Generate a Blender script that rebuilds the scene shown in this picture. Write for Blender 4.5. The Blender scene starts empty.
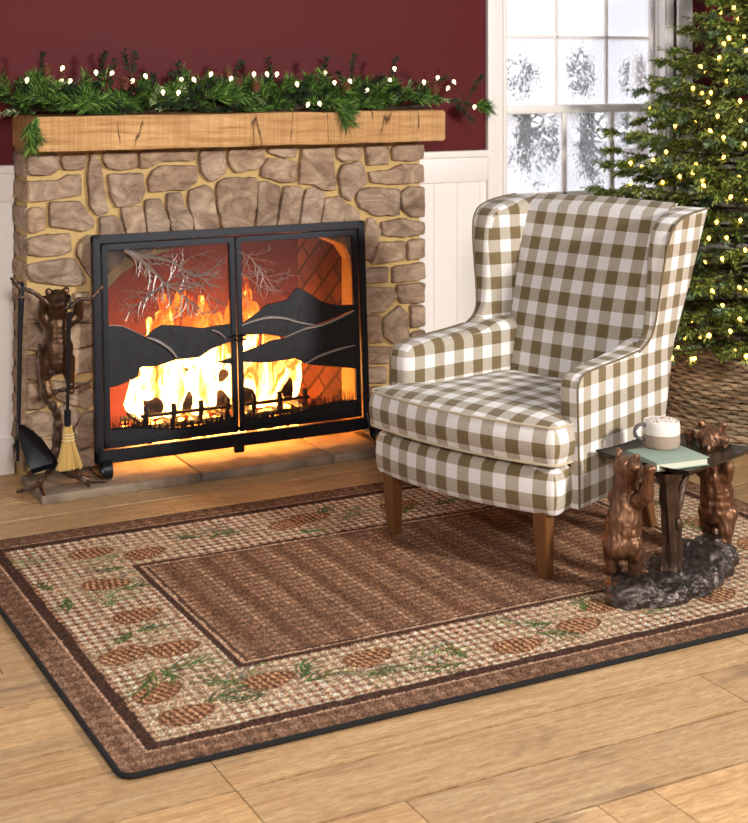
import bpy, bmesh, math, random
import numpy as np
from math import sin, cos, pi, radians, sqrt, atan2
from mathutils import Vector, Matrix, noise as mnoise
random.seed(7); RNG = np.random.default_rng(11)
scene = bpy.context.scene
COL = scene.collection

# ------------------------------------------------------------------ camera
F, CX, HY, H = 1454., 374., 65., 1.48
YAW = math.atan(767 / 1454); SN, CS = sin(YAW), cos(YAW)
def ray(x, y):
    l = (x - CX) / F; return (SN + l * CS, CS - l * SN, -(y - HY) / F)
def onz(x, y, z=0.):
    r = ray(x, y); t = (z - H) / r[2]; return Vector((r[0] * t, r[1] * t, z))
def ony(x, y, Y):
    r = ray(x, y); t = Y / r[1]; return Vector((r[0] * t, Y, H + r[2] * t))
cam_d = bpy.data.cameras.new('camera'); cam = bpy.data.objects.new('camera', cam_d); COL.objects.link(cam)
cam.location = (0, 0, H); cam.rotation_euler = (pi / 2, 0, -YAW)
cam_d.sensor_fit = 'HORIZONTAL'; cam_d.sensor_width = 36; cam_d.lens = F / 748 * 36
cam_d.shift_x = 0; cam_d.shift_y = (HY - 411.5) / 748
cam_d.dof.use_dof = True; cam_d.dof.focus_distance = 4.45; cam_d.dof.aperture_fstop = 7.5
cam_d.clip_start = .05; cam_d.clip_end = 100
scene.camera = cam
scene.view_settings.view_transform = 'Standard'; scene.view_settings.look = 'None'
scene.view_settings.gamma = 1; scene.view_settings.exposure = 0.0
scene.view_settings.use_curve_mapping = False

# ------------------------------------------------------------------ materials
def lin(c):
    out = []
    for v in c:
        v = v / 255.; out.append(v / 12.92 if v <= .04045 else ((v + .055) / 1.055) ** 2.4)
    return tuple(out)
def L4(c): return lin(c) + (1.,)
class NT:
    def __init__(s, name):
        s.m = bpy.data.materials.new(name); s.m.use_nodes = True; s.t = s.m.node_tree; s.t.nodes.clear()
        s.out = s.n('ShaderNodeOutputMaterial')
    def n(s, typ, **kw):
        nd = s.t.nodes.new(typ)
        for k, v in kw.items():
            if k.startswith('i_'):
                key = k[2:].replace('_', ' '); nd.inputs[key].default_value = v
            else: setattr(nd, k, v)
        return nd
    def l(s, a, b): s.t.links.new(a, b)
    def coord(s, which='Object', scale=(1, 1, 1), loc=(0, 0, 0), rot=(0, 0, 0)):
        tc = s.n('ShaderNodeTexCoord'); mp = s.n('ShaderNodeMapping')
        mp.inputs['Scale'].default_value = scale; mp.inputs['Location'].default_value = loc; mp.inputs['Rotation'].default_value = rot
        s.l(tc.outputs[which], mp.inputs['Vector']); return mp.outputs['Vector']
    def noise(s, vec, scale=5, detail=4, rough=.55, dist=0):
        nd = s.n('ShaderNodeTexNoise'); nd.inputs['Scale'].default_value = scale; nd.inputs['Detail'].default_value = detail
        nd.inputs['Roughness'].default_value = rough; nd.inputs['Distortion'].default_value = dist
        if vec is not None: s.l(vec, nd.inputs['Vector'])
        return nd.outputs['Fac']
    def ramp(s, fac, stops, interp='LINEAR'):
        nd = s.n('ShaderNodeValToRGB'); cr = nd.color_ramp; cr.interpolation = interp
        while len(cr.elements) < len(stops): cr.elements.new(.5)
        for e, (p, c) in zip(cr.elements, stops):
            e.position = p; e.color = c if len(c) == 4 else tuple(c) + (1.,)
        s.l(fac, nd.inputs['Fac']); return nd.outputs['Color']
    def math(s, op, a, b=None, c=None):
        nd = s.n('ShaderNodeMath', operation=op)
        for i, v in enumerate((a, b, c)):
            if v is None: continue
            if isinstance(v, (int, float)): nd.inputs[i].default_value = v
            else: s.l(v, nd.inputs[i])
        return nd.outputs[0]
    def mix(s, fac, a, b, mode='MIX'):
        nd = s.n('ShaderNodeMix', data_type='RGBA', blend_type=mode)
        for i, v in ((0, fac), (6, a), (7, b)):
            if isinstance(v, (int, float)): nd.inputs[i].default_value = v
            elif isinstance(v, tuple): nd.inputs[i].default_value = v if len(v) == 4 else v + (1.,)
            else: s.l(v, nd.inputs[i])
        return nd.outputs[2]
    def bsdf(s, color, rough=.6, metal=0., bump=None, bs=.3, bd=.01, spec=.5, **kw):
        p = s.n('ShaderNodeBsdfPrincipled')
        if isinstance(color, tuple): p.inputs['Base Color'].default_value = color if len(color) == 4 else color + (1.,)
        else: s.l(color, p.inputs['Base Color'])
        if isinstance(rough, (int, float)): p.inputs['Roughness'].default_value = rough
        else: s.l(rough, p.inputs['Roughness'])
        p.inputs['Metallic'].default_value = metal; p.inputs['Specular IOR Level'].default_value = spec
        for k, v in kw.items(): p.inputs[k].default_value = v
        if bump is not None:
            b = s.n('ShaderNodeBump'); b.inputs['Strength'].default_value = bs; b.inputs['Distance'].default_value = bd
            s.l(bump, b.inputs['Height']); s.l(b.outputs['Normal'], p.inputs['Normal'])
        s.p = p; s.l(p.outputs[0], s.out.inputs['Surface']); return s.m
M = {}
def simple(name, c, rough=.6, metal=0., nscale=None, var=.15, bs=.2, bd=.003, spec=.5, stretch=(1, 1, 1), **kw):
    t = NT(name); v = t.coord('Object', stretch); n = t.noise(v, nscale or 20, 4)
    a = lin(c); col = t.mix(n, tuple(x * (1 - var) for x in a), tuple(min(1, x * (1 + var)) for x in a))
    M[name] = t.bsdf(col, rough, metal, n, bs, bd, spec, **kw); return M[name]

simple('red_paint', (92, 24, 28), .6, nscale=3, var=.06, bs=.05, spec=.2)
simple('white_paint', (247, 240, 236), .45, nscale=4, var=.02, bs=.03)
simple('black_steel', (38, 39, 44), .42, .75, nscale=60, var=.3, bs=.12, bd=.001)
simple('black_binding', (13, 11, 12), .9, nscale=200, var=.3)
simple('mortar', (198, 168, 112), .95, nscale=90, var=.2, bs=.5, bd=.004)
simple('walnut_leg', (112, 72, 40), .35, nscale=8, var=.25, stretch=(12, 12, 1), bs=.05)
simple('piping', (196, 182, 154), .85, nscale=200, var=.2)
simple('dark_piping', (112, 96, 70), .85, nscale=200, var=.2)
simple('white_glaze', (228, 222, 214), .3, nscale=60, var=.05, bs=.03)
simple('dark_clay', (88, 80, 78), .5, nscale=80, var=.1)
simple('taupe_clay', (162, 142, 126), .75, nscale=80, var=.08, bs=.1)
simple('paper', (205, 204, 182), .8, nscale=300, var=.15, stretch=(.1, .1, 8))
simple('green_cloth', (142, 156, 140), .8, nscale=300, var=.08, bs=.15)
simple('wire', (25, 45, 20), .6)
simple('bark', (70, 52, 38), .9, nscale=30, var=.4, bs=.6, bd=.01)
simple('bristle', (206, 172, 104), .8, nscale=60, var=.25, stretch=(8, 8, 1), bs=.4)
simple('cream_cord', (232, 214, 170), .8)
simple('snow', (235, 238, 245), .8)
simple('cone_brown', (120, 78, 50), .7, nscale=40, var=.4)
simple('berry_red', (110, 22, 26), .35)
simple('fireback', (104, 50, 54), .8, nscale=4, var=.35)  # red-purple glow of the fire is put into this back wall colour
simple('burnt_log', (44, 30, 26), .95, nscale=30, var=.6, bs=.8, bd=.02)

def bronze(name, c1, c2, rough, bscale, bd, metal=.8, stretch=(1, 1, 1), c3=None):
    t = NT(name); v = t.coord('Object', stretch); n = t.noise(v, bscale, 5, .6, 1.2)
    n2 = t.noise(t.coord('Object'), 18, 3)
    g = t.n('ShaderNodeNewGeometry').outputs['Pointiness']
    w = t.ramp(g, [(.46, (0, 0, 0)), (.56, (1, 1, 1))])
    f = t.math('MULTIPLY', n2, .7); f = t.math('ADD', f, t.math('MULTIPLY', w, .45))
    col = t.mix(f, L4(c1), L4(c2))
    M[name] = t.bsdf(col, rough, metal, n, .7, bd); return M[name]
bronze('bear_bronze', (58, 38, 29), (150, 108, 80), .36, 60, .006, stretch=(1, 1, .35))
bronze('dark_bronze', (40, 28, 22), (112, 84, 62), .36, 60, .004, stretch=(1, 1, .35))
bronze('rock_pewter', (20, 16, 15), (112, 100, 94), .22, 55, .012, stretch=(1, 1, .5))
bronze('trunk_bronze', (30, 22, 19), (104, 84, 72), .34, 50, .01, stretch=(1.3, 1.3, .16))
bronze('tray_bronze', (46, 42, 36), (92, 84, 70), .3, 14, .001)
bronze('mountain_steel', (13, 13, 15), (48, 48, 51), .42, 30, .002, metal=.7, stretch=(1, 1, .3))
bronze('branch_steel', (84, 78, 78), (196, 188, 184), .35, 40, .002)

def m_stone():
    t = NT('field_stone'); at = t.n('ShaderNodeAttribute', attribute_name='tint').outputs['Color']
    v = t.coord('Object', (1, 1, 1.6)); n = t.noise(v, 9, 6, .65, 1.2); n2 = t.noise(v, 40, 5, .7)
    col = t.ramp(n, [(.3, lin((126, 100, 82))), (.5, lin((168, 142, 119))), (.68, lin((202, 177, 150)))])
    col = t.mix(1., col, at, 'MULTIPLY')
    h = t.math('ADD', t.math('MULTIPLY', n, 1.), t.math('MULTIPLY', n2, .35))
    M['field_stone'] = t.bsdf(col, .8, 0, h, .9, .022, spec=.3)
m_stone()
def m_slate():
    t = NT('hearth_stone'); v = t.coord('Object'); n = t.noise(v, 7, 6, .6, .6); n2 = t.noise(v, 60, 4)
    col = t.ramp(n, [(.35, lin((106, 92, 78))), (.65, lin((150, 130, 108)))])
    M['hearth_stone'] = t.bsdf(col, .7, 0, t.math('ADD', n, t.math('MULTIPLY', n2, .3)), .6, .01)
m_slate()
def m_mantel():
    t = NT('oak_beam'); v = t.coord('Object', (1.2, 14, 14)); g = t.noise(v, 3.2, 8, .65, .6)
    saw = t.noise(t.coord('Object', (160, 3, 3)), 1, 2); big = t.noise(t.coord('Object', (2.2, 5, 5)), 1.4, 3)
    col = t.ramp(g, [(.28, lin((150, 104, 60))), (.5, lin((212, 164, 108))), (.72, lin((232, 190, 138)))])
    col = t.mix(t.ramp(big, [(.35, (0, 0, 0)), (.62, (.45, .45, .45))]), col, L4((168, 120, 72)))
    col = t.mix(t.ramp(saw, [(.45, (0, 0, 0)), (.6, (.22, .22, .22))]), col, L4((120, 84, 48)))
    kn = t.n('ShaderNodeTexVoronoi', feature='DISTANCE_TO_EDGE'); kn.inputs['Scale'].default_value = 1.
    kv = t.coord('Object', (9, 2, 1.1)); nd = t.n('ShaderNodeTexNoise'); nd.inputs['Scale'].default_value = 6; t.l(kv, nd.inputs['Vector'])
    ad = t.n('ShaderNodeVectorMath', operation='MULTIPLY_ADD'); t.l(nd.outputs['Color'], ad.inputs[0]); ad.inputs[1].default_value = (.22, .1, .1); t.l(kv, ad.inputs[2])
    t.l(ad.outputs[0], kn.inputs['Vector'])
    cr = t.ramp(kn.outputs['Distance'], [(.0, (1, 1, 1)), (.022, (0, 0, 0))])
    gate = t.ramp(t.noise(t.coord('Object', (3, 3, 3)), 1.5, 2), [(.56, (0, 0, 0)), (.6, (1, 1, 1))])
    col = t.mix(t.math('MULTIPLY', cr, gate), col, L4((62, 36, 20)))
    M['oak_beam'] = t.bsdf(col, .75, 0, t.math('ADD', g, t.math('MULTIPLY', saw, .6)), .5, .006, spec=.3)
m_mantel()
def m_floor():
    t = NT('oak_planks'); tc = t.n('ShaderNodeUVMap', uv_map='UVMap'); at = t.n('ShaderNodeAttribute', attribute_name='tint').outputs['Color']
    def mp(sc):
        m = t.n('ShaderNodeMapping'); m.inputs['Scale'].default_value = sc; t.l(tc.outputs['UV'], m.inputs['Vector']); return m.outputs['Vector']
    g = t.noise(mp((1.0, 17, 1)), 3.4, 12, .76, .7); f = t.noise(mp((22, 330, 1)), 1.2, 4, .75)
    bl = t.noise(mp((1.6, 5, 1)), 1.5, 4, .6, .8)
    col = t.ramp(g, [(.28, lin((124, 86, 50))), (.42, lin((190, 148, 100))), (.55, lin((212, 174, 126))), (.72, lin((226, 196, 152)))])
    col = t.mix(t.ramp(f, [(.44, (0, 0, 0)), (.60, (.75, .75, .75))]), col, L4((150, 110, 72)))
    col = t.mix(t.ramp(bl, [(.57, (0, 0, 0)), (.68, (.6, .6, .6))]), col, L4((132, 104, 78)))
    vo = t.n('ShaderNodeTexVoronoi'); vo.inputs['Scale'].default_value = 1.; vm = mp((2.0, 5.6, 1))
    nd = t.n('ShaderNodeTexNoise'); nd.inputs['Scale'].default_value = 5.; t.l(vm, nd.inputs['Vector'])
    ad = t.n('ShaderNodeVectorMath', operation='MULTIPLY_ADD'); t.l(nd.outputs['Color'], ad.inputs[0]); ad.inputs[1].default_value = (.22, .22, 0); t.l(vm, ad.inputs[2]); t.l(ad.outputs[0], vo.inputs['Vector'])
    kn = t.ramp(vo.outputs['Distance'], [(.035, (1, 1, 1)), (.07, (.55, .55, .55)), (.16, (0, 0, 0))])
    sel = t.ramp(vo.outputs['Color'], [(.45, (0, 0, 0)), (.5, (1, 1, 1))])
    col = t.mix(t.math('MULTIPLY', kn, sel), col, L4((78, 54, 38)))
    col = t.mix(1., col, at, 'MULTIPLY')
    M['oak_planks'] = t.bsdf(col, .48, 0, t.math('ADD', g, t.math('MULTIPLY', f, .4)), .25, .003, spec=.35)
m_floor()
simple('plank_gap', (22, 15, 10), .9)
def m_gingham(name, scale=.083, off=(0, 0)):
    t = NT(name); uv = t.n('ShaderNodeUVMap', uv_map='UVMap').outputs['UV']
    sx = t.n('ShaderNodeSeparateXYZ'); t.l(uv, sx.inputs[0])
    def st(o, k):
        fr = t.math('FRACT', t.math('ADD', t.math('DIVIDE', o, scale), off[k] + 100.))
        lo = t.math('SMOOTH_MIN', 1., t.math('MAXIMUM', 0., t.math('MULTIPLY', t.math('SUBTRACT', fr, .5), 40.)), .01)
        return t.math('GREATER_THAN', fr, .5)
    a, b = st(sx.outputs[0], 0), st(sx.outputs[1], 1)
    s = t.math('MULTIPLY', t.math('ADD', a, b), .5)
    def thr(sc):
        m = t.n('ShaderNodeMapping'); m.inputs['Scale'].default_value = sc; t.l(uv, m.inputs['Vector']); return t.noise(m.outputs['Vector'], 1, 2, .6)
    nx, ny = thr((700, 60, 1)), thr((60, 700, 1))
    s2 = t.math('ADD', s, t.math('MULTIPLY', t.math('SUBTRACT', t.math('ADD', nx, ny), 1.), .55))
    col = t.ramp(s2, [(0., lin((236, 231, 227))), (.16, lin((226, 220, 216))), (.36, lin((192, 182, 168))), (.62, lin((176, 163, 144))), (.84, lin((136, 118, 88))), (1., lin((118, 100, 70)))])
    M[name] = t.bsdf(col, .9, 0, t.math('ADD', nx, ny), .35, .002, spec=.2); t.p.inputs['Sheen Weight'].default_value = .15
m_gingham('gingham')
def m_attr(name, rough=.8, bscale=None, bs=.5, bd=.004, spec=.3, trans=0.):
    t = NT(name); at = t.n('ShaderNodeAttribute', attribute_name='tint').outputs['Color']
    b = t.noise(t.coord('Object'), bscale, 3, .7) if bscale else None
    M[name] = t.bsdf(at, rough, 0, b, bs, bd, spec)
m_attr('rug_pile', .95, 420, .8, .006, .1)
m_attr('needles', .6, None)
m_attr('wicker', .8, 200, .4, .003)
def m_brick():
    t = NT('firebrick'); br = t.n('ShaderNodeTexBrick'); br.inputs['Scale'].default_value = 1
    br.inputs['Color1'].default_value = L4((128, 78, 52)); br.inputs['Color2'].default_value = L4((104, 62, 44)); br.inputs['Mortar'].default_value = L4((52, 34, 26))
    br.inputs['Brick Width'].default_value = .2; br.inputs['Row Height'].default_value = .065; br.inputs['Mortar Size'].default_value = .006
    uv = t.n('ShaderNodeUVMap', uv_map='UVMap'); m = t.n('ShaderNodeMapping'); m.inputs['Rotation'].default_value = (0, 0, radians(45)); t.l(uv.outputs[0], m.inputs['Vector']); t.l(m.outputs[0], br.inputs['Vector'])
    n = t.noise(t.coord('Object'), 6, 4); col = t.mix(t.ramp(n, [(.4, (0, 0, 0)), (.7, (.6, .6, .6))]), br.outputs['Color'], L4((46, 34, 34)))
    M['firebrick'] = t.bsdf(col, .9, 0, br.outputs['Fac'], -.4, .01)
m_brick()
def m_fire():
    t = NT('flame'); tc = t.n('ShaderNodeTexCoord'); sp = t.n('ShaderNodeSeparateXYZ'); t.l(tc.outputs['Object'], sp.inputs[0])
    mp = t.coord('Object', (1, 1, .45)); n = t.noise(mp, 11, 5, .6, 1.2)
    # object space: z from 0 (embers) to .5 (tip)
    hgt = t.math('DIVIDE', sp.outputs[2], .66)
    f = t.math('ADD', hgt, t.math('MULTIPLY', t.math('SUBTRACT', n, .5), 2.1))
    col = t.ramp(f, [(.05, (1., .42, .11)), (.3, (1., .34, .05)), (.52, (1., .21, .015)), (.75, (.9, .08, .01)), (1., (.5, .02, .01))])
    st = t.ramp(f, [(.08, (1, 1, 1)), (.24, (.4, .4, .4)), (.36, (.10, .10, .10)), (.55, (.06, .06, .06)), (.74, (.03, .03, .03)), (.95, (.012, .012, .012))])
    e = t.n('ShaderNodeEmission'); t.l(col, e.inputs['Color']); t.l(t.math('MULTIPLY', st, 46.), e.inputs['Strength'])
    tr = t.n('ShaderNodeBsdfTransparent'); mx = t.n('ShaderNodeMixShader')
    t.l(t.ramp(f, [(.55, (0, 0, 0)), (.95, (1, 1, 1))]), mx.inputs[0]); t.l(e.outputs[0], mx.inputs[1]); t.l(tr.outputs[0], mx.inputs[2])
    t.l(mx.outputs[0], t.out.inputs['Surface']); M['flame'] = t.m
m_fire()
def m_emit(name, c, s):
    t = NT(name); e = t.n('ShaderNodeEmission'); e.inputs['Color'].default_value = tuple(c) + (1.,); e.inputs['Strength'].default_value = s
    t.l(e.outputs[0], t.out.inputs['Surface']); M[name] = t.m
m_emit('warm_bulb', (1., .80, .45), 3.2); m_emit('gold_bulb', (1., .48, .08), 11); m_emit('ember', (1., .27, .03), 75)
def m_mesh():
    t = NT('wire_mesh'); v = t.coord('Object', (420, 420, 420)); sx = t.n('ShaderNodeSeparateXYZ'); t.l(v, sx.inputs[0])
    a = t.math('GREATER_THAN', t.math('FRACT', sx.outputs[0]), .82); b = t.math('GREATER_THAN', t.math('FRACT', sx.outputs[2]), .82)
    k = t.math('MAXIMUM', a, b); tr = t.n('ShaderNodeBsdfTransparent'); p = t.n('ShaderNodeBsdfPrincipled'); p.inputs['Base Color'].default_value = (.02, .02, .022, 1); p.inputs['Metallic'].default_value = .6
    mx = t.n('ShaderNodeMixShader'); t.l(k, mx.inputs[0]); t.l(tr.outputs[0], mx.inputs[1]); t.l(p.outputs[0], mx.inputs[2]); t.l(mx.outputs[0], t.out.inputs['Surface']); M['wire_mesh'] = t.m
m_mesh()
def m_frost():
    t = NT('frosted_glass'); v = t.coord('Object', (1, 1, .6)); n = t.noise(v, 95, 4, .75)
    att = t.n('ShaderNodeAttribute', attribute_name='clear').outputs['Fac']
    big = t.noise(t.coord('Object'), 9, 4, .6)
    k = t.math('MULTIPLY', t.math('ADD', att, t.math('MULTIPLY', t.math('SUBTRACT', big, .5), 1.1)), 1.)
    sp = t.ramp(t.math('ADD', n, t.math('MULTIPLY', t.math('SUBTRACT', k, .5), .42)), [(.5, (.04, .04, .04)), (.64, (.9, .9, .9))])
    tr = t.n('ShaderNodeBsdfTransparent'); tl = t.n('ShaderNodeBsdfTranslucent'); tl.inputs['Color'].default_value = (.97, .97, 1., 1)
    df = t.n('ShaderNodeBsdfDiffuse'); df.inputs['Color'].default_value = (.95, .95, .97, 1); m1 = t.n('ShaderNodeMixShader'); m1.inputs[0].default_value = .25
    t.l(tl.outputs[0], m1.inputs[1]); t.l(df.outputs[0], m1.inputs[2])
    mx = t.n('ShaderNodeMixShader'); t.l(sp, mx.inputs[0]); t.l(m1.outputs[0], mx.inputs[1]); t.l(tr.outputs[0], mx.inputs[2]); t.l(mx.outputs[0], t.out.inputs['Surface']); M['frosted_glass'] = t.m
m_frost()
def m_foam():
    t = NT('cocoa_foam'); n = t.noise(t.coord('Object'), 190, 3, .6)
    col = t.ramp(n, [(.5, lin((240, 232, 222))), (.58, lin((150, 98, 60)))])
    M['cocoa_foam'] = t.bsdf(col, .7, 0, n, .3, .002)
m_foam()

# ------------------------------------------------------------------ mesh helpers
def tag(o, label=None, cat=None, group=None, kind=None):
    if label: o['label'] = label
    if cat: o['category'] = cat
    if group: o['group'] = group
    if kind: o['kind'] = kind
    return o
ORG = {}
def empty(name, loc, rz=0., **kw):
    o = bpy.data.objects.new(name, None); COL.objects.link(o); o.location = loc; o.rotation_euler = (0, 0, rz); o.empty_display_size = .1
    ORG[o.name] = (Vector(loc), rz); return tag(o, **kw)
def origin_of(o):
    while o is not None:
        if o.name in ORG: return ORG[o.name]
        o = o.parent
    return (Vector((0, 0, 0)), 0.)
class MB:
    def __init__(s): s.v = []; s.f = []; s.t = []; s.sm = True
    def add(s, vs, fs, tint=None):
        n = len(s.v); s.v.extend([tuple(p) for p in vs]); s.f.extend([tuple(i + n for i in f) for f in fs])
        s.t.extend([tint or (1, 1, 1)] * len(vs)); return s
    def bm(s, b, tint=None):
        b.verts.ensure_lookup_table(); b.verts.index_update()
        s.add([v.co.copy() for v in b.verts], [[v.index for v in f.verts] for f in b.faces], tint); b.free(); return s
    def box(s, x0, x1, y0, y1, z0, z1, bev=0., seg=2, tint=None, mat=None):
        b = bmesh.new(); bmesh.ops.create_cube(b, size=1.)
        for v in b.verts: v.co = Vector(((x0 + x1) / 2 + v.co.x * (x1 - x0), (y0 + y1) / 2 + v.co.y * (y1 - y0), (z0 + z1) / 2 + v.co.z * (z1 - z0)))
        if bev: bmesh.ops.bevel(b, geom=list(b.edges), offset=bev, segments=seg, profile=.5, affect='EDGES')
        if mat is not None: b.transform(mat)
        return s.bm(b, tint)
    def tube(s, pts, rad, seg=8, cap=True, flat=None, tint=None, closed=False):
        pts = [Vector(p) for p in pts]; n = len(pts)
        rad = [rad] * n if isinstance(rad, (int, float)) else rad
        vs, fs = [], []; prev = None
        for i, p in enumerate(pts):
            if closed: d = pts[(i + 1) % n] - pts[i - 1]
            else: d = pts[min(i + 1, n - 1)] - pts[max(i - 1, 0)]
            if d.length < 1e-9: d = Vector((0, 0, 1))
            d.normalize()
            if prev is None:
                a = Vector((0, 0, 1)) if abs(d.z) < .9 else Vector((1, 0, 0)); a = (a - d * a.dot(d)).normalized()
            else:
                a = prev - d * prev.dot(d); a = a.normalized() if a.length > 1e-6 else d.orthogonal().normalized()
            prev = a; b = d.cross(a)
            for k in range(seg):
                t = 2 * pi * k / seg; vs.append(p + (a * cos(t) + b * sin(t)) * rad[i])
        m = n if closed else n - 1
        for i in range(m):
            for k in range(seg):
                k2 = (k + 1) % seg; j = (i + 1) % n
                fs.append((i * seg + k, i * seg + k2, j * seg + k2, j * seg + k))
        if cap and not closed: fs.append(tuple(range(seg))[::-1]); fs.append(tuple((n - 1) * seg + k for k in range(seg)))
        return s.add(vs, fs, tint)
    def lathe(s, prof, c=(0, 0, 0), seg=32, tint=None):
        vs, fs = [], []
        for r, z in prof:
            for k in range(seg):
                t = 2 * pi * k / seg; vs.append((c[0] + r * cos(t), c[1] + r * sin(t), c[2] + z))
        for i in range(len(prof) - 1):
            for k in range(seg):
                k2 = (k + 1) % seg; fs.append((i * seg + k, i * seg + k2, (i + 1) * seg + k2, (i + 1) * seg + k))
        fs.append(tuple(range(seg))[::-1]); fs.append(tuple((len(prof) - 1) * seg + k for k in range(seg)))
        return s.add(vs, fs, tint)
    def ball(s, c, r, sub=2, sc=(1, 1, 1), tint=None):
        b = bmesh.new(); bmesh.ops.create_icosphere(b, subdivisions=sub, radius=r)
        for v in b.verts: v.co = Vector((v.co.x * sc[0] + c[0], v.co.y * sc[1] + c[1], v.co.z * sc[2] + c[2]))
        return s.bm(b, tint)
    def prism(s, poly, fn, bev=0., seg=2, tint=None):
        """poly: 2-D outline; fn(p, k) gives the 3-D point on side k (0 front, 1 back)"""
        b = bmesh.new(); n = len(poly)
        A = [b.verts.new(fn(p, 0)) for p in poly]; B = [b.verts.new(fn(p, 1)) for p in poly]
        b.faces.new(A); b.faces.new(B[::-1])
        for i in range(n): b.faces.new((A[i], B[i], B[(i + 1) % n], A[(i + 1) % n]))
        bmesh.ops.recalc_face_normals(b, faces=list(b.faces))
        if bev:
            ed = [e for e in b.edges if (e.verts[0] in A) == (e.verts[1] in A)]
            bmesh.ops.bevel(b, geom=ed, offset=bev, segments=seg, profile=.5, affect='EDGES')
        bmesh.ops.triangulate(b, faces=[f for f in b.faces if len(f.verts) > 4])
        return s.bm(b, tint)
    def build(s, name, mat, parent=None, smooth=True, boxuv=False, local=False, uvoff=(0, 0), world_org=None):
        me = bpy.data.meshes.new(name)
        V = np.array(s.v, dtype=float).reshape(-1, 3)
        o = bpy.data.objects.new(name, me); COL.objects.link(o)
        if parent is not None:
            o.parent = parent; org, rz = origin_of(parent)
        elif world_org is not None: org, rz = Vector(world_org), 0.; o.location = org
        else: org, rz = Vector((0, 0, 0)), 0.
        if not local:
            V = V - np.array(org)
            if rz:
                c, q = cos(-rz), sin(-rz); V = np.stack([V[:, 0] * c - V[:, 1] * q, V[:, 0] * q + V[:, 1] * c, V[:, 2]], 1)
        me.from_pydata(V.tolist(), [], s.f); me.update()
        if any(t != (1, 1, 1) for t in s.t) or mat in ('field_stone', 'needles', 'wicker', 'oak_planks'):
            ca = me.color_attributes.new('tint', 'FLOAT_COLOR', 'POINT')
            arr = np.ones((len(s.v), 4)); arr[:, :3] = np.array(s.t); ca.data.foreach_set('color', arr.ravel())
        if smooth: 
            me.polygons.foreach_set('use_smooth', [True] * len(me.polygons))
            try: me.set_sharp_from_angle(angle=radians(40))
            except Exception: pass
        if boxuv: box_uv(me, uvoff)
        me.materials.append(M[mat]); return o
def box_uv(me, off=(0, 0)):
    uv = me.uv_layers.new(name='UVMap'); out = np.zeros((len(me.loops), 2))
    for p in me.polygons:
        n = p.normal; a = (abs(n.x), abs(n.y), abs(n.z)); k = a.index(max(a))
        for li in p.loop_indices:
            c = me.vertices[me.loops[li].vertex_index].co
            out[li] = ((c.y, c.z), (c.x, c.z), (c.y, c.x))[k]
    out += np.array(off); uv.data.foreach_set('uv', out.ravel())
def copy_tree(o, parent=None):
    c = o.copy(); COL.objects.link(c)
    if parent is not None: c.parent = parent
    for ch in list(o.children): copy_tree(ch, c)
    return c
def catmull(pts, n=6, closed=False):
    pts = [Vector(p) for p in pts]; out = []; m = len(pts)
    rng = range(m) if closed else range(m - 1)
    for i in rng:
        if closed: p0, p1, p2, p3 = pts[i - 1], pts[i], pts[(i + 1) % m], pts[(i + 2) % m]
        else: p0, p1, p2, p3 = pts[max(i - 1, 0)], pts[i], pts[i + 1], pts[min(i + 2, m - 1)]
        for k in range(n):
            t = k / n; out.append(.5 * ((2 * p1) + (p2 - p0) * t + (2 * p0 - 5 * p1 + 4 * p2 - p3) * t * t + (3 * p1 - p0 - 3 * p2 + p3) * t ** 3))
    if not closed: out.append(pts[-1])
    return out
def lerp(a, b, t): return a + (b - a) * t
DG = None
def blob(name, caps, mat, parent, voxel=.004, smooth_it=4, xf=None, disp=None):
    """organic body: tapered capsules fused into one continuous surface. caps: (p0, p1, r0, r1) or ('e', centre, radii)"""
    mb = MB()
    for c in caps:
        if c[0] == 'e': mb.ball(c[1], 1., 3, c[2]); continue
        p0, p1, r0, r1 = Vector(c[0]), Vector(c[1]), c[2], c[3]
        n = max(2, int((p1 - p0).length / (min(r0, r1) * .35)) + 1); n = min(n, 14)
        for i in range(n):
            t = i / (n - 1); mb.ball(lerp(p0, p1, t), lerp(r0, r1, t), 2)
    me = bpy.data.meshes.new('tmp'); me.from_pydata(mb.v, [], mb.f); o = bpy.data.objects.new('tmp', me); COL.objects.link(o)
    md = o.modifiers.new('r', 'REMESH'); md.mode = 'VOXEL'; md.voxel_size = voxel; md.use_smooth_shade = True
    sm = o.modifiers.new('s', 'SMOOTH'); sm.factor = .5; sm.iterations = smooth_it
    dg = bpy.context.evaluated_depsgraph_get(); dg.update(); ev = o.evaluated_get(dg); m2 = bpy.data.meshes.new_from_object(ev)
    n = len(m2.vertices); V = np.zeros(n * 3); m2.vertices.foreach_get('co', V); V = V.reshape(-1, 3)
    if disp is not None:
        N = np.zeros(n * 3); m2.vertices.foreach_get('normal', N); N = N.reshape(-1, 3)
        d = np.array([disp(Vector(p)) for p in V]); V = V + N * d[:, None]
    if xf is not None: V = np.array([tuple(xf @ Vector(p)) for p in V])
    fs = [tuple(p.vertices) for p in m2.polygons]
    bpy.data.objects.remove(o); bpy.data.meshes.remove(me); bpy.data.meshes.remove(m2)
    r = MB(); r.v = [tuple(p) for p in V]; r.f = fs; r.t = [(1, 1, 1)] * n
    ob = r.build(name, mat, parent); return ob

exec_parts = True
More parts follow.
